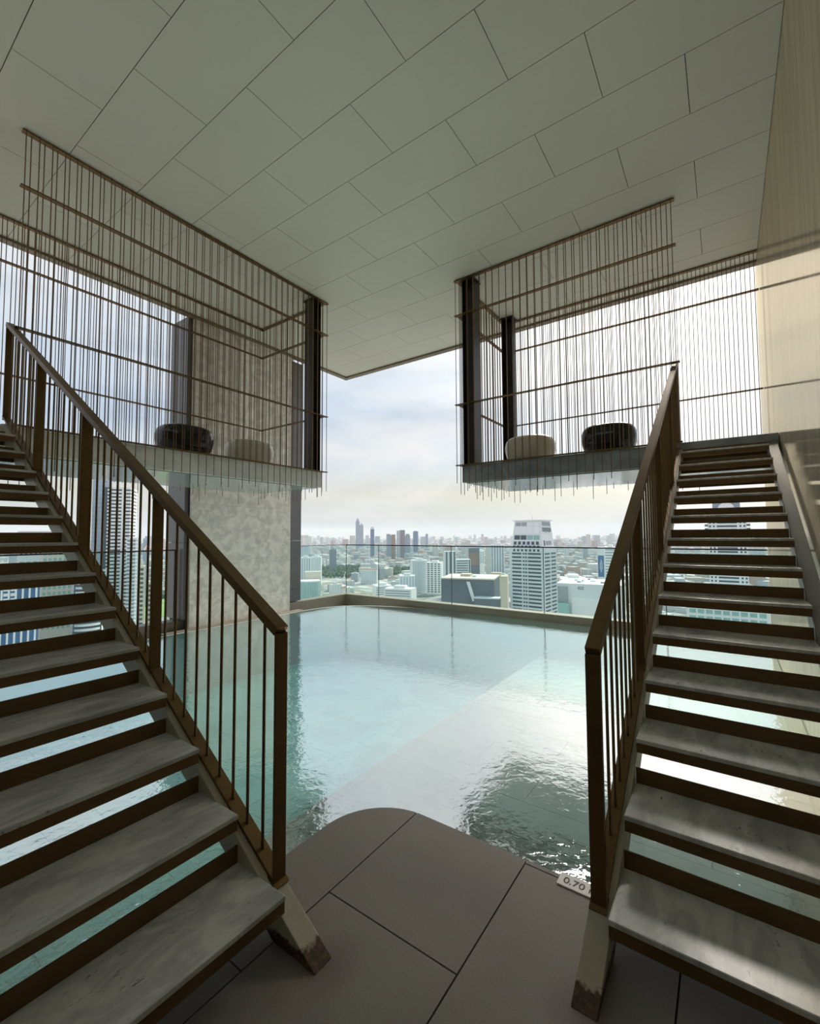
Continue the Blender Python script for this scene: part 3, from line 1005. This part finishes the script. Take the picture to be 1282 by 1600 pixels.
# --- office tower with the tapered crown
o, w, d, h = tower('exchange', 'tall grey office tower with banded windows and a tapered crown, right of the balustrade middle', -24, w=33, d=30)
blk(o, 'shaft', -w / 2, w / 2, -d / 2, d / 2, 0, h - 3, 'wall_pale')
for i in range(30):
    z = h - 10 - i * 3.35
    for x0, x1 in ((-w * 0.42, -w * 0.14), (-w * 0.10, -w * 0.05), (-w * 0.03, w * 0.02), (w * 0.05, w * 0.42)):
        blk(o, 'window', x0, x1, -d / 2 - 0.15, -d / 2 + 0.5, z, z + 1.5, 'win_dark')
    for y0, y1 in ((-d * 0.42, -d * 0.05), (d * 0.05, d * 0.42)):
        blk(o, 'window', w / 2 - 0.5, w / 2 + 0.15, y0, y1, z, z + 1.5, 'win_dark')
for j in range(2):
    for i in range(7):
        x = -w * 0.38 + i * w * 0.76 / 6.5
        blk(o, 'window', x, x + 2.0, -d / 2 - 0.15, -d / 2 + 0.5, h - 6.2 + j * 3.3 - 1.0, h - 4.2 + j * 3.3 - 1.0, 'win_dark')
# tapered crown
zc0, zc1 = h - 3, h + 20.5
def frust(w0, w1, d0, d1, z0, z1):
    return [(-w0 / 2, -d0 / 2, z0), (w0 / 2, -d0 / 2, z0), (w0 / 2, d0 / 2, z0), (-w0 / 2, d0 / 2, z0), (-w1 / 2, -d1 / 2, z1), (w1 / 2, -d1 / 2, z1), (w1 / 2, d1 / 2, z1), (-w1 / 2, d1 / 2, z1)]
MB().add(frust(w * 0.90, w * 0.76, d * 0.88, d * 0.74, zc0, zc1), BOXF).obj('crown', 'wall_pale', o)
MB().box(-w * 0.43, w * 0.43, -d * 0.42, d * 0.42, zc1, zc1 + 0.8).obj('crown_roof', 'panel_white', o)
MB().bar((0, 0, zc1), (0, 0, zc1 + 5), (0.12, 0, 0), (0, 0.12, 0)).obj('mast', 'wall_grey', o)
def on_front(u0, u1, v0, v1, mat, name):
    """panel lying on the sloping front of the crown; u across, v up (0..1)"""
    def P(u, v, e):
        yy = -(d * 0.88 + (d * 0.74 - d * 0.88) * v) / 2 - e
        ww = (w * 0.90 + (w * 0.76 - w * 0.90) * v)
        return (u * ww, yy, zc0 + (zc1 - zc0) * v)
    V = [P(u0, v0, -0.3), P(u1, v0, -0.3), P(u1, v1, -0.3), P(u0, v1, -0.3), P(u0, v0, 0.2), P(u1, v0, 0.2), P(u1, v1, 0.2), P(u0, v1, 0.2)]
    MB().add(V, BOXF).obj(name, mat, o)
for i in range(6):
    on_front(-0.44 + i * 0.148, -0.35 + i * 0.148, 0.08, 0.20, 'win_dark', 'window')
for i in range(4):
    u = -0.44 + i * 0.222
    on_front(u, u + 0.195, 0.27, 0.44, 'win_dark' if i < 2 else 'win_teal', 'louvre_panel')
    on_front(u, u + 0.195, 0.50 if i != 1 else 0.52, 0.76, 'panel_white', 'crown_panel')
    on_front(u, u + 0.195, 0.80, 0.94, 'wall_grey' if i < 2 else 'panel_white', 'crown_panel')
# sign letters on the right side of the crown: a row of dark rounded characters
def on_side(s0, s1, v0, v1, mat, name):
    def P(s, v, e):
        xx = (w * 0.90 + (w * 0.76 - w * 0.90) * v) / 2 + e
        dd_ = (d * 0.88 + (d * 0.74 - d * 0.88) * v)
        return (xx, s * dd_, zc0 + (zc1 - zc0) * v)
    V = [P(s0, v0, -0.3), P(s1, v0, -0.3), P(s1, v1, -0.3), P(s0, v1, -0.3), P(s0, v0, 0.2), P(s1, v0, 0.2), P(s1, v1, 0.2), P(s0, v1, 0.2)]
    return MB().add(V, BOXF).obj(name, mat, o)
for i in range(6):
    s = -0.42 + i * 0.142
    sg = None
    for (a, b, cc, e_) in ((0, 0.11, 0.71, 0.73), (0, 0.03, 0.58, 0.73), (0.08, 0.11, 0.58, 0.73)) + (((0, 0.11, 0.58, 0.60),) if i % 2 else ()) + (((0.03, 0.06, 0.53, 0.58),) if i in (2, 4) else ()):
        on_side(s + a, s + b, cc, e_, 'win_dark', 'sign_stroke')
on_side(-0.40, 0.40, 0.80, 0.95, 'wall_grey', 'louvre_panel')
on_side(-0.2, 0.3, 0.06, 0.22, 'wall_grey', 'louvre_panel')
on_side(-0.38, -0.28, 0.04, 0.24, 'win_dark', 'window')

# --- skyline
o, w, d, h = tower('spire_a', 'tallest far blue-grey skyscraper with a pointed spire, left of the sky gap')
blk(o, 'shaft', -w / 2, w / 2, -d / 2, d / 2, 0, h - 26, 'wall_steel')
MB().add(frust(w * 0.9, 0.8, d * 0.9, 0.8, h - 26, h + 14), BOXF).obj('spire', 'wall_steel', o)
o, w, d, h = tower('spire_b', 'far skyscraper shoulder beside the pointed spire, slightly lower with a narrow crest', 0)
blk(o, 'shaft', -w / 2, w / 2, -d / 2, d / 2, 0, h - 14, 'wall_steel')
MB().add(frust(w * 0.5, 0.8, d * 0.5, 0.8, h - 14, h + 4), BOXF).obj('spire', 'wall_steel', o)
o, w, d, h = tower('slim_dark', 'slim dark tower with a small pale cap, right of the spire pair')
blk(o, 'shaft', -w / 2, w / 2, -d / 2, d / 2, 0, h - 12, 'wall_blue')
blk(o, 'cap', -w * 0.42, w * 0.42, -d * 0.42, d * 0.42, h - 12, h - 3, 'wall_pale')
blk(o, 'crest', -w * 0.3, w * 0.3, -d * 0.3, d * 0.3, h - 3, h, 'wall_steel')
o, w, d, h = tower('twin_brown', 'broad brownish twin slab tower left of the tall pair on the skyline')
blk(o, 'slab', -w / 2, -w * 0.06, -d / 2, d / 2, 0, h, 'wall_steel')
blk(o, 'slab', w * 0.06, w / 2, -d / 2, d / 2, 0, h - 3, 'wall_brown')
blk(o, 'core', -w * 0.06, w * 0.06, -d * 0.4, d * 0.4, 0, h - 8, 'wall_grey')
o, w, d, h = tower('pair_tall', 'tall skyline tower with pale left half and dark right half')
blk(o, 'slab', -w / 2, -w * 0.1, -d / 2, d / 2, 0, h - 2, 'wall_pale')
blk(o, 'slab', -w * 0.1, w / 2, -d / 2, d / 2, 0, h, 'wall_brown')
cols(o, w, d, 0, h - 6, 5, 'wall_steel', 0.4)
o, w, d, h = tower('pair_short', 'lower stepped grey tower directly right of the tall skyline pair')
blk(o, 'shaft', -w / 2, w / 2, -d / 2, d / 2, 0, h - 10, 'wall_steel')
blk(o, 'crest', -w * 0.35, w * 0.35, -d * 0.35, d * 0.35, h - 10, h, 'wall_grey')
o, w, d, h = tower('blue_slab', 'plain blue slab tower standing alone right of the skyline cluster')
blk(o, 'shaft', -w / 2, w / 2, -d / 2, d / 2, 0, h, 'wall_blue')
blk(o, 'crest', -w * 0.3, w * 0.3, -d * 0.3, d * 0.3, h, h + 4, 'wall_steel')
o, w, d, h = tower('far_grey', 'small far grey tower on the horizon above the balustrade middle')
blk(o, 'shaft', -w / 2, w / 2, -d / 2, d / 2, 0, h, 'wall_steel')
blk(o, 'crest', -w * 0.3, w * 0.3, -d * 0.3, d * 0.3, h, h + 5, 'wall_steel')

# --- middle distance blocks
def block(key, label, wall, win, style='bands', n=6, turn=0, roof=True, pitch=3.4, share=0.45):
    o, w, d, h = tower(key, label, turn)
    blk(o, 'shaft', -w / 2, w / 2, -d / 2, d / 2, 0, h, wall)
    vis = min(h - 2, 110)
    if style == 'bands':
        bands(o, w * 0.9, d, h - vis, h - 2, win, pitch, share)
    elif style == 'cols':
        cols(o, w * 0.94, d, h - vis, h - 3, n, win)
    elif style == 'grid':
        for i in range(n):
            x = -w * 0.45 + (i + 0.2) * w * 0.9 / n
            for j in range(int(min(vis, 70) / 5)):
                blk(o, 'window', x, x + w * 0.9 / n * 0.55, -d / 2 - 0.15, -d / 2 + 0.4, h - 5 - j * 5, h - 2.4 - j * 5, win)
    if roof:
        blk(o, 'roof_house', -w * 0.2, w * 0.22, -d * 0.25, d * 0.25, h, h + 4.5, wall)
    return o, w, d, h
block('white_wide', 'wide white housing block with vertical strips, below the lone blue tower', 'wall_white', 'win_pale', 'cols', 9, 12)
block('white_grid', 'white block with small window grid, left of the dark banded pair', 'wall_white', 'win_dark', 'grid', 4, -14)
o, w, d, h = tower('stripe_dark', 'grey banded office pair with dark vertical edges, behind the second glass joint', 10)
blk(o, 'tall_shaft', -w / 2, -w * 0.06, -d / 2, d / 2, 0, h, 'wall_pale')
for x in (-0.46, -0.32, -0.16):
    blk(o, 'dark_strip', w * x, w * (x + 0.07), -d / 2 - 0.3, -d / 2 + 0.5, 0, h - 1, 'wall_slate')
blk(o, 'low_shaft', -w * 0.06, w / 2, -d / 2, d / 2, 0, h - 18, 'wall_pale')
for i in range(14):
    z = h - 23 - i * 5.2
    blk(o, 'window_band', -w * 0.04, w * 0.40, -d / 2 - 0.2, -d / 2 + 0.5, z, z + 2.6, 'wall_slate')
blk(o, 'dark_strip', w * 0.43, w * 0.48, -d / 2 - 0.3, -d / 2 + 0.5, 0, h - 19, 'wall_slate')
o, w, d, h = tower('board', 'dark-topped block carrying a large brown board, behind the banded pair')
blk(o, 'shaft', -w / 2, w / 2, -d / 2, d / 2, 0, h, 'wall_slate')
blk(o, 'board', -w * 0.46, w * 0.40, -d / 2 - 0.5, -d / 2 + 0.2, h - 52, h - 14, 'wall_brown')
blk(o, 'wing', w * 0.5, w * 0.95, -d / 2, d / 2, 0, h - 8, 'wall_white')
cols(o, w, d, h - 46, h - 12, 2, 'win_pale', 0.5, x0=w * 0.52, x1=w * 0.93)
block('slim_white', 'slim cream apartment tower just left of the office tower', 'wall_cream', 'win_pale', 'cols', 3, 8)
block('slim_grey', 'pale grey striped tower half hidden by the office tower', 'wall_pale', 'wall_steel', 'cols', 5, 0)
o, w, d, h = tower('dark_low', 'low dark grey block with a cream roof, in front of the office tower', -10)
blk(o, 'hall', -w / 2, w / 2, -d / 2, d / 2, 0, h, 'wall_slate')
blk(o, 'roof', -w / 2 - 0.4, w / 2 + 0.4, -d / 2 - 0.4, d / 2 + 0.4, h, h + 1.2, 'roof_cream')
blk(o, 'roof_plant', -w * 0.2, 0, -d * 0.1, d * 0.15, h + 1.2, h + 3.5, 'wall_beige')
blk(o, 'roof_plant', w * 0.05, w * 0.12, -d * 0.2, d * 0.05, h + 1.2, h + 3.0, 'wall_white')
blk(o, 'step_block', w * 0.16, w * 0.62, -d / 2 - 10, -d / 2, 0, h - 16, 'wall_slate')
blk(o, 'step_roof', w * 0.16, w * 0.62, -d / 2 - 10, -d / 2, h - 16, h - 15, 'wall_pale')
MB().bar((w * 0.02, -d / 2 - 0.6, h - 2), (w * 0.13, -d / 2 - 0.6, h - 20), (1.6, 0, 0), (0, 0.5, 0)).obj('pale_chute', 'wall_white', o)
block('beige_res', 'beige residential block with vertical bays, beside the low dark block', 'wall_beige', 'wall_cream', 'cols', 11, -8)
o, w, d, h = tower('mall', 'large flat pale grey shopping hall at right, with a dark sign panel', -6)
blk(o, 'hall', -w / 2, w / 2, -d / 2, d / 2, 0, h, 'wall_pale')
blk(o, 'roof', -w / 2 - 0.5, w / 2 + 0.5, -d / 2 - 0.5, d / 2 + 0.5, h, h + 0.8, 'panel_white')
blk(o, 'sign', -w * 0.17, -w * 0.08, -d / 2 - 0.5, -d / 2 + 0.2, h - 5.5, h - 2.5, 'wall_steel')
blk(o, 'sign_stroke', -w * 0.155, -w * 0.095, -d / 2 - 0.7, -d / 2, h - 4.2, h - 3.6, 'panel_white')
blk(o, 'bay', -w / 2 - 2, -w * 0.33, -d / 2 - 3, -d / 2, 0, h - 3, 'wall_grey')
blk(o, 'blue_canopy', -w / 2 - 3, -w * 0.30, -d / 2 - 8, -d / 2 - 3, 0, h - 20, 'win_teal')
blk(o, 'recess', -w * 0.27, w * 0.3, -d / 2 - 1.0, -d / 2, 0, h - 14, 'wall_white')
for i in range(7):
    x = random.uniform(-0.3, 0.4) * w
    y = random.uniform(-0.4, 0.3) * d
    blk(o, 'roof_plant', x, x + random.uniform(2, 6), y, y + random.uniform(2, 8), h + 0.8, h + random.uniform(2, 3.5), random.choice(['wall_grey', 'wall_white', 'wall_pale']))
block('mall_back', 'low white-roofed hall behind the shopping hall', 'wall_white', 'wall_pale', 'bands', 4, 4)
o, w, d, h = tower('blue_screen', 'narrow block faced with a tall dark blue advertising panel showing a pale bottle shape', -4)
blk(o, 'shaft', -w / 2, w / 2, -d / 2, d / 2, 0, h, 'wall_pale')
blk(o, 'panel', -w * 0.42, w * 0.42, -d / 2 - 0.5, -d / 2 + 0.2, h - 50, h - 14, 'win_blue')
blk(o, 'pale_shape', -w * 0.16, w * 0.2, -d / 2 - 0.8, -d / 2, h - 38, h - 25, 'win_pale')
blk(o, 'pale_shape', -w * 0.05, w * 0.1, -d / 2 - 0.8, -d / 2, h - 42, h - 21, 'win_pale')
block('striped_r', 'pale tower of fine horizontal stripes, behind the right handrail', 'wall_white', 'wall_steel', 'bands', 5, -4, pitch=5.0)
# glass drum
o, w, d, h = tower('drum', 'round teal glass hall with a pale roof, low beside the stone pier')
n = 48
P = [(w / 2 * math.cos(2 * math.pi * i / n), d / 2 * math.sin(2 * math.pi * i / n)) for i in range(n)]
MB().prism(P, 'z', 0, h - 2).obj('glass_drum', 'win_teal', o)
MB().prism([(x * 1.02, y * 1.02) for x, y in P], 'z', h - 2, h).obj('roof', 'panel_white', o)
for i in range(18):
    a = math.pi + math.pi * (i + 0.5) / 18
    x, y = w / 2 * math.cos(a), d / 2 * math.sin(a)
    blk(o, 'mullion', x - 0.25, x + 0.25, y - 0.35, y + 0.25, 0, h - 2, 'wall_pale')
blk(o, 'back_block', -w * 0.2, w * 0.55, d * 0.5, d * 0.9, 0, h + 14, 'wall_cream')
block('dark_block', 'dark blue-grey slab seen through the short glass panel', 'wall_steel', 'wall_slate', 'cols', 5, 0)
block('white_l1', 'white slab block nearest the grey pier edge', 'wall_white', 'win_pale', 'cols', 4, 6)
block('white_l2', 'second white slab block from the pier edge, with vertical strips', 'wall_white', 'win_pale', 'cols', 5, -6)
block('teal_far', 'pale teal tower rising beside the grey pier edge', 'win_pale', 'wall_pale', 'cols', 4, 0)
block('white_mid', 'long white block behind the green trees at the pool corner', 'wall_white', 'win_pale', 'cols', 12, 8)
o, w, d, h = block('red_roof', 'white block with a reddish roof edge, right of the green trees', 'wall_white', 'win_pale', 'cols', 10, -6, roof=False)
blk(o, 'roof', -w / 2 - 0.5, w / 2 + 0.5, -d / 2 - 0.5, d / 2 + 0.5, h, h + 2.2, 'roof_red')
block('terrace1', 'low white terraced block, left one of the two in the foreground of the city', 'wall_white', 'wall_steel', 'bands', 4, 14, pitch=4.2)
block('terrace2', 'low white banded block left of the low dark block', 'wall_white', 'wall_steel', 'bands', 4, -20, pitch=4.2)
block('step_white', 'stepped pale block between the white slabs and the low dark block', 'wall_pale', 'win_pale', 'cols', 5, 0)

# --- left side, seen between the balusters
o, w, d, h = tower('left_glass', 'pale blue glass tower behind the white balcony tower at left', 0)
blk(o, 'shaft', -w / 2, w / 2, -d / 2, d / 2, 0, h, 'win_pale')
for i in range(40):
    blk(o, 'floor_line', -w / 2 - 0.1, w / 2 + 0.1, -d / 2 - 0.1, d / 2 + 0.1, h - 2 - i * 4.2, h - 1.7 - i * 4.2, 'wall_steel')
o, w, d, h = tower('left_band', 'tall white balcony tower with dark window bands, seen between the left balusters', -12)
blk(o, 'shaft', -w / 2, w / 2, -d / 2, d / 2, 0, h, 'win_dark')
for i in range(52):
    z = h - 1.6 - i * 3.3
    wl = -w / 2 - 0.7 if i > 22 else -w / 2 + w * 0.28 + 0.4
    blk(o, 'balcony_band', wl, w / 2 + 0.7, -d / 2 - 0.9, d / 2 + 0.9, z, z + 1.75, 'wall_white')
    for x in (-0.36, 0.18):
        blk(o, 'wall_pier', w * x, w * (x + 0.12), -d / 2 - 0.6, -d / 2 + 0.5, z - 1.6, z, 'wall_white')
o, w, d, h = tower('left_balc', 'narrow wing with projecting pale balconies, right edge of the white balcony tower', -12)
blk(o, 'shaft', -w / 2, w / 2, -d / 2, d / 2, 0, h, 'wall_steel')
for i in range(36):
    z = h - 1.5 - i * 3.3
    blk(o, 'balcony', -w / 2 - 0.6, w / 2 + 1.4, -d / 2 - 1.4, -d / 2 + 0.4, z, z + 1.2, 'wall_white')
block('beige_slim', 'slim beige tower with one column of dark windows, left of the second railing post', 'wall_cream', 'win_dark', 'grid', 1, 0)
block('beige_slim2', 'lower slim beige tower half behind the second railing post', 'wall_beige', 'win_dark', 'grid', 2, 0)
o, w, d, h = block('logo_blue', 'bluish tower with a red and white triangle on its top, between the left balusters', 'win_pale', 'wall_steel', 'cols', 3, 0)
MB().prism([(-w * 0.4, h - 22), (w * 0.45, h - 30), (w * 0.35, h - 6)], 'y', -d / 2 - 0.6, -d / 2).obj('triangle_sign', 'roof_red', o)
MB().prism([(-w * 0.4, h - 22), (-w * 0.1, h - 25), (w * 0.2, h - 12)], 'y', -d / 2 - 0.9, -d / 2).obj('triangle_sign', 'panel_white', o)
block('dark_far', 'far dark slab tower in the gap left of the grey pier frame', 'wall_steel', 'wall_slate', 'cols', 3, 0)
o, w, d, h = tower('blue_fins', 'blue glass building with bold white fins, low behind the left treads', 0)
blk(o, 'glass_wall', -w / 2, w / 2, -d / 2, d / 2, 0, h, 'win_blue')
for i in range(12):
    x = -w / 2 + (i + 0.5) * w / 12
    blk(o, 'fin', x - 0.55, x + 0.55, -d / 2 - 0.8, -d / 2 + 0.3, 0, h, 'panel_white')
blk(o, 'parapet', -w / 2 - 0.5, w / 2 + 0.5, -d / 2 - 1, d / 2 + 0.5, h - 1.2, h + 1.0, 'panel_white')
for i in range(2):
    for j in range(6):
        blk(o, 'vent_window', w * (0.06 + i * 0.085), w * (0.12 + i * 0.085), -d / 2 - 1.0, -d / 2, h - 6 - j * 3.4, h - 4 - j * 3.4, 'panel_white')
o, w, d, h = tower('white_back', 'white tower with dark slot windows behind the blue finned building', 0)
blk(o, 'shaft', -w / 2, w / 2, -d / 2, d / 2, 0, h, 'wall_white')
for i in range(7):
    x = -w * 0.42 + i * w * 0.125
    blk(o, 'slot_window', x, x + w * 0.055, -d / 2 - 0.2, -d / 2 + 0.4, h - 22, h - 5, 'win_dark')
for i in range(5):
    x = -w * 0.42 + i * w * 0.17
    for j in range(6):
        blk(o, 'window', x, x + w * 0.11, -d / 2 - 0.2, -d / 2 + 0.4, h - 32 - j * 5, h - 29 - j * 5, 'win_teal')
block('beige_back', 'beige residential tower with small green windows, between the finned building and the round balconies', 'wall_cream', 'win_teal', 'grid', 6, 0)
o, w, d, h = tower('round_white', 'white building with rounded balcony bands, behind the left stringer', 0)
blk(o, 'shaft', -w * 0.45, w * 0.45, -d * 0.4, d * 0.45, 0, h, 'win_dark')
n = 28
for i in range(30):
    z = h - 1.5 - i * 3.6
    Q = [(w / 2 * math.cos(math.pi + math.pi * k / n), -d * 0.2 + d * 0.35 * math.sin(math.pi + math.pi * k / n)) for k in range(n + 1)] + [(w / 2, d * 0.3), (-w / 2, d * 0.3)]
    MB().prism(Q, 'z', z, z + 1.7).obj('balcony_band', 'wall_white', o)

# --- right side, seen between the right treads
o, w, d, h = tower('disc', 'ornate white tower topped by a round disc, seen between the right treads', 0)
blk(o, 'shaft', -w / 2, w / 2, -d / 2, d / 2, 0, h, 'wall_white')
for i in range(34):
    z = h - 5 - i * 3.7
    blk(o, 'window_band', -w * 0.26, w * 0.26, -d / 2 - 0.2, -d / 2 + 0.4, z, z + 1.8, 'win_dark')
    for x in (-0.46, -0.36, 0.32, 0.42):
        blk(o, 'window', w * x, w * (x + 0.05), -d / 2 - 0.2, -d / 2 + 0.4, z, z + 1.8, 'win_dark')
blk(o, 'upper_shaft', -w * 0.42, w * 0.42, -d * 0.4, d * 0.4, h, h + 8, 'wall_white')
blk(o, 'crown', -w * 0.36, w * 0.36, -d * 0.36, d * 0.36, h + 8, h + 19, 'wall_steel')
blk(o, 'crown_roof', -w * 0.40, w * 0.40, -d * 0.40, d * 0.40, h + 19, h + 20.2, 'wall_white')
MB().prism([(7.2 * math.cos(2 * math.pi * k / 40), h + 9 + 7.2 * math.sin(2 * math.pi * k / 40)) for k in range(40)], 'y', -d * 0.43 - 2.5, -d * 0.40).obj('disc', 'panel_white', o)
for x in (-0.58, 0.5):
    for j in range(3):
        blk(o, 'corner_bay', w * x, w * (x + 0.09), -d / 2 - 1, -d / 2 + 2, h - 4 - j * 4, h - 1.6 - j * 4, 'wall_slate')
o, w, d, h = tower('podium', 'low wide teal-windowed block at the foot of the disc tower', 0)
blk(o, 'hall', -w / 2, w / 2, -d / 2, d / 2, 0, h, 'wall_white')
for j in range(6):
    for i in range(9):
        x = -w * 0.46 + i * w * 0.103
        blk(o, 'window', x, x + w * 0.08, -d / 2 - 0.2, -d / 2 + 0.4, h - 6 - j * 6.2, h - 2.2 - j * 6.2, 'win_teal')

# --- the countless middle-rise blocks: nearest ones one by one, the rest as one mass
def bpos(b, dist):
    a = math.radians(b)
    return dist * math.cos(a), dist * math.sin(a)
# bearings and distances kept free for the groves and the lawn
GREEN = [(41.2, 47.4, 1430, 2010), (35.2, 38.3, 1480, 1900), (38.2, 41.0, 900, 1050), (61, 67, 880, 1300), (-5.6, -1.5, 590, 800)]
taken = [(b, dist, math.degrees((w * 0.62 + 4) / dist), d) for b, dist, w, d, z in BD.values()]
vari = []
for i in range(8):
    m = MB()
    m.box(-0.5, 0.5, -0.5, 0.5, 0, 0.9)
    if i % 4 == 0:
        m.box(-0.2, 0.15, -0.2, 0.2, 0.9, 1.0)
    elif i % 4 == 1:
        m.box(-0.5, 0.05, -0.5, 0.5, 0.9, 1.15)
        m.box(-0.35, -0.1, -0.2, 0.2, 1.15, 1.25)
    elif i % 4 == 2:
        m.add([(-0.52, -0.52, 0.9), (0.52, -0.52, 0.9), (0.52, 0.52, 0.9), (-0.52, 0.52, 0.9), (-0.5, 0, 1.15), (0.5, 0, 1.15)],
              [(0, 3, 2, 1), (0, 1, 5, 4), (2, 3, 4, 5), (1, 2, 5), (3, 0, 4)])
    else:
        m.box(0.1, 0.42, -0.3, 0.3, 0.9, 1.05)
        m.box(-0.4, -0.2, -0.1, 0.2, 0.9, 0.97)
    vari.append(m.mesh('city_mix' if i % 2 else 'city_white', 'mid_rise'))
ROOFS = [('small white flat-roofed building with a roof hut, in the middle distance of the city', 'white city buildings with a roof hut'),
         ('small city building with one half a storey higher, in the middle distance', 'stepped city buildings'),
         ('small white building under a pitched roof, in the middle distance of the city', 'pitched-roof city buildings'),
         ('small city building with two boxes on its flat roof, in the middle distance', 'city buildings with two roof boxes')]
made = 0
tries = 0
while made < 250 and tries < 6000:
    tries += 1
    dist = random.choice([random.uniform(700, 1300), random.uniform(900, 2200)])
    b = random.choice([random.uniform(17, 52)] * 5 + [random.uniform(60, 80), random.uniform(-8, 10)])
    w = random.uniform(14, 42)
    d = random.uniform(14, 34)
    h = random.choice([random.uniform(7, 16), random.uniform(9, 24), random.uniform(18, 38)]) * (0.7 if dist < 1000 else 1.0)
    rb = math.degrees(w * 0.6 / dist)
    if any(g0 - 1 < b < g1 + 1 and q0 - 40 < dist < q1 + 40 for g0, g1, q0, q1 in GREEN):
        continue
    if any(abs(b - tb) < trr + rb and dist < td + 60 and dist > td - 260 for tb, td, trr, tdd in taken[:45]):
        continue
    if any(abs(b - tb) < trr + rb and abs(dist - td) < (d + tdd) * 0.65 for tb, td, trr, tdd in taken):
        continue
    taken.append((b, dist, rb, d))
    x, y = bpos(b, dist)
    vi = random.randrange(8)
    e = link('mid_rise_building', vari[vi], None, (x, y, GZ), scale=(w, d, h), rz=random.choice([0.25, 0.25, 0.6, -0.3, 1.1]))
    lab, gr = ROOFS[vi % 4]
    meta(e, lab, 'building', gr)
    made += 1
m = MB()
cnt = 0
while cnt < 7000:
    dist = 10 ** random.uniform(math.log10(1250), math.log10(15000))
    b = random.uniform(-14, 84)
    w = random.uniform(12, 40) * (1 + dist / 9000)
    d = random.uniform(12, 40) * (1 + dist / 9000)
    h = random.choice([8, 10, 12, 14, 20, 26]) * random.uniform(0.7, 1.4)
    if random.random() < 0.05 and dist > 2200: h = random.uniform(45, 100)
    if random.random() < 0.02 and dist > 4200: h = random.uniform(90, 150)
    if any(abs(b - tb) < trr + math.degrees(w * 0.75 / dist) and abs(dist - td) < 75 for tb, td, trr, tdd in taken) or any(g0 < b < g1 and q0 < dist < q1 for g0, g1, q0, q1 in GREEN):
        continue
    x, y = bpos(b, dist)
    a = random.choice([0.25, 0.6, -0.3])
    ca, sa = math.cos(a) / 2, math.sin(a) / 2
    V = []
    for z in (GZ, GZ + h):
        for sx, sy in ((-1, -1), (1, -1), (1, 1), (-1, 1)):
            V.append((x + sx * w * ca - sy * d * sa, y + sx * w * sa + sy * d * ca, z))
    m.add(V, BOXF)
    cnt += 1
far = link('far_city', mk_mesh(m.V, m.F, 'far_city', 'city_mix'), None, (0, 0, 0))
meta(far, 'mass of tiny buildings spreading to the horizon behind the balustrade', 'city', kind='stuff')

# --- trees between the buildings
ico = bmesh.new()
bmesh.ops.create_icosphere(ico, subdivisions=1, radius=1)
IV = [v.co.copy() for v in ico.verts]
IF = [tuple(v.index for v in f.verts) for f in ico.faces]
ico.free()
def grove(label, b0, b1, d0, d1, n, hh=9):
    m = MB()
    cx, cy = bpos((b0 + b1) / 2, (d0 + d1) / 2)
    for i in range(n):
        x, y = bpos(random.uniform(b0, b1), random.uniform(d0, d1))
        r_ = random.uniform(4, 8)
        s = random.uniform(0.7, 1.1)
        m.add([(x + v.x * r_ * random.uniform(0.8, 1.15), y + v.y * r_, GZ + hh * 0.55 + v.z * hh * 0.6 * s) for v in IV], IF)
    o = link('tree_grove', m.mesh('leaf', 'tree_grove', at=(cx, cy, GZ)), None, (cx, cy, GZ))
    meta(o, label, 'trees', kind='stuff')
grove('dark green park trees behind the pool corner, between white blocks', 41.7, 46.9, 1480, 1950, 230, 15)
grove('green trees left of the white grid block', 35.6, 37.9, 1520, 1850, 90, 14)
grove('low street trees by the left terraced block', 38.6, 40.6, 930, 1010, 30, 10)
grove('trees at the edge of the green lawn', 61.8, 65.2, 1150, 1260, 40, 12)
grove('trees beside the disc tower seen between the right treads', -5.0, -2.0, 620, 760, 30, 12)
a0, a1 = math.radians(61.5), math.radians(66.5)
lw = MB().prism([(900 * math.cos(a0), 900 * math.sin(a0)), (1150 * math.cos(a0), 1150 * math.sin(a0)), (1150 * math.cos(a1), 1150 * math.sin(a1)), (900 * math.cos(a1), 900 * math.sin(a1))], 'z', GZ, GZ + 0.4).obj('lawn', 'lawn')
meta(lw, 'bright green sports lawn far below, seen between the left balusters', 'lawn')

# --- haze over the city
HZ = MB().prism([(160, -900), (160, 0), (0, 160), (-300, 700), (-300, 16000), (16000, 16000), (16000, -6000)], 'z', GZ + 0.6, 260).obj('haze', 'haze')
meta(HZ, 'pale haze lying over the far city', 'haze', kind='stuff')
